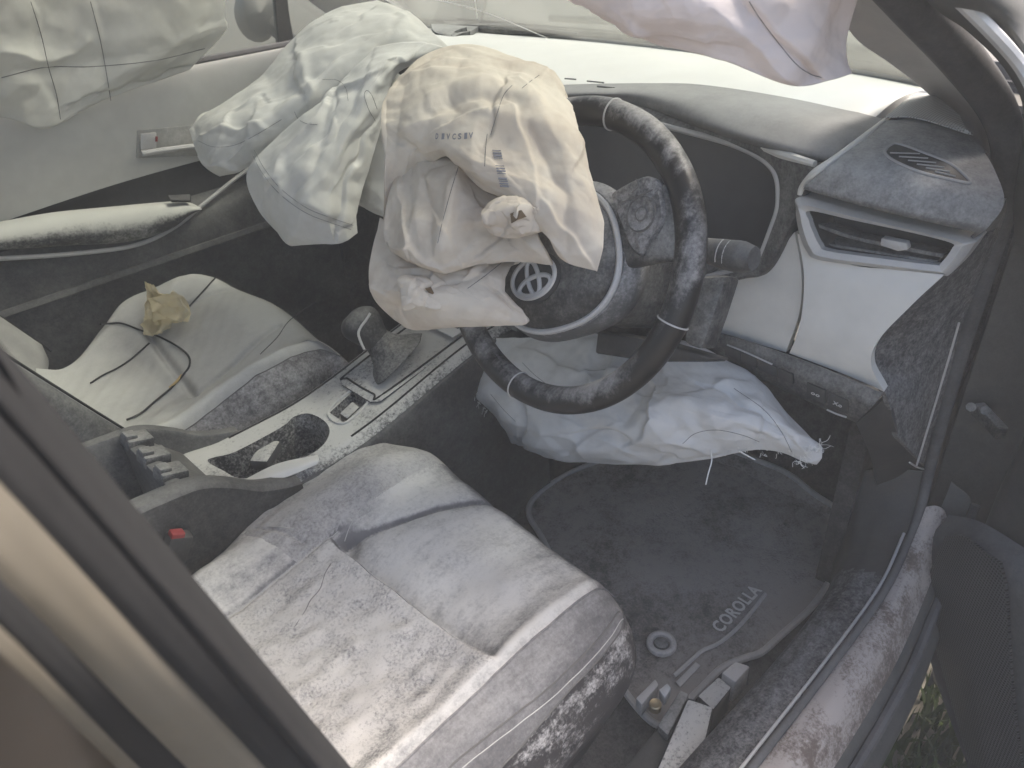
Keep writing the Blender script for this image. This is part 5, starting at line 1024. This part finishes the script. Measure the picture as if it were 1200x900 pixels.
for pts in (((833, 527), (834, 540), (830, 555), (827, 568)), ((865, 528), (876, 534), (885, 539)), ((552, 470), (546, 472), (540, 471))):
    dz = (grid_at(PN, *pts[0])-CP)@_f; tube('hanging_thread', [D(x, y, dz-.003) for x, y in pts], .0010, MT['whitethread'], kb_, 12, 5)

# curtain airbags
lc = thing('curtain_airbag', 'cream curtain airbag hanging over the passenger window', 'airbag', (.4, .62, 1.15), 'curtain airbags')
def yw(px, py, y): return Yp(px, py, y)
_, PL = cloth('curtain_cloth', [[Yp(-160, -190, .58), Yp(-20, -200, .56), Yp(100, -200, .56), Yp(200, -200, .56), Yp(300, -190, .57)],
    [Yp(-160, -60, .60), Yp(-20, -60, .575), Yp(90, -60, .60), Yp(190, -60, .575), Yp(275, -55, .60)], [Yp(-160, 40, .62), Yp(-10, 40, .59), Yp(90, 35, .62), Yp(185, 28, .59), Yp(262, 12, .62)],
    [Yp(-160, 95, .635), Yp(0, 92, .60), Yp(85, 85, .63), Yp(180, 70, .605), Yp(264, 36, .63)], [Yp(-160, 120, .65), Yp(0, 137, .63), Yp(56, 150, .64), Yp(120, 118, .645), Yp(222, 82, .645)]], 80, 110, MT['bagwhite'], lc, .05, 1.035, 110, 71, .14, .006, .03, facet=.5, folds=[([(0, 60), (40, 72), (90, 62), (100, 45)], 7, 9, 'r'), ([(100, 118), (160, 100), (230, 70)], -8, 14, 's'), ([(36, -40), (50, 60), (70, 140)], -6, 16, 'r'), ([(106, -40), (120, 60), (132, 120)], -6, 16, 'r'), ([(-20, 92), (60, 79), (240, 57)], -5, 14, 'r')], rnd=(10, 80, 30, 4), label='seamed cream curtain airbag cloth')
for pts in (((36, 2), (48, 40), (57, 79), (66, 110), (71, 140)), ((106, 2), (116, 40), (123, 76), (130, 118)), ((2, 91), (53, 79), (110, 78), (181, 71), (240, 57))): stitch(PL, pts, lc, rad=.0006)
rc = thing('curtain_airbag', 'pinkish white curtain airbag hanging above the driver side of the dash', 'airbag', (.75, -.58, 1.1), 'curtain airbags')
_, PR = cloth('curtain_cloth', [[(560, -140, .60), (700, -140, .60), (850, -140, .62), (960, -135, .64), (1040, -120, .66)], [(610, -60, .62), (730, -60, .60), (850, -60, .62), (950, -55, .645), (1020, -50, .67)],
    [(655, -15, .65), (750, -10, .61), (850, 0, .625), (940, 5, .65), (1003, 5, .685)], [(690, 8, .67), (755, 25, .63), (850, 40, .64), (935, 60, .665), (992, 50, .70)],
    [(705, 18, .69), (762, 48, .665), (850, 72, .665), (932, 101, .69), (996, 86, .715)]], 80, 110, MT['bagpink'], rc, .06, 1.03, 110, 83, .16, .006, .03, folds=[([(878, 0), (905, 38), (962, 92)], -6, 14, 's'), ([(740, 20), (800, 50), (870, 62)], -6, 24, 'r'), ([(700, 10), (760, 35), (830, 50)], 6, 18, 'r'), ([(830, 10), (890, 60), (930, 98)], 6, 18, 'r')], rnd=(6, 35, 20, 3), label='warm white curtain airbag cloth')
stitch(PR, ((878, 2), (888, 18), (901, 36), (930, 72), (948, 86), (963, 91)), rc, rad=.00035)

# ================================================================ ADDED HAZE: even volume standing in for lens veil
hm = bpy.data.materials.new('added haze'); hm.use_nodes = True; hn = hm.node_tree; hn.nodes.clear()
ho = hn.nodes.new('ShaderNodeOutputMaterial'); pv = hn.nodes.new('ShaderNodeVolumePrincipled'); pv.inputs['Color'].default_value = (.93, .93, .92, 1); pv.inputs['Density'].default_value = HAZE; pv.inputs['Anisotropy'].default_value = .0
hn.links.new(pv.outputs[0], ho.inputs['Volume'])
hz = box('haze', (-41, -41, GZ-1), (41, 41, 1.42), hm, None, 0, smooth=False, kind='stuff'); hz['label'] = 'pale added haze standing in for lens veil'
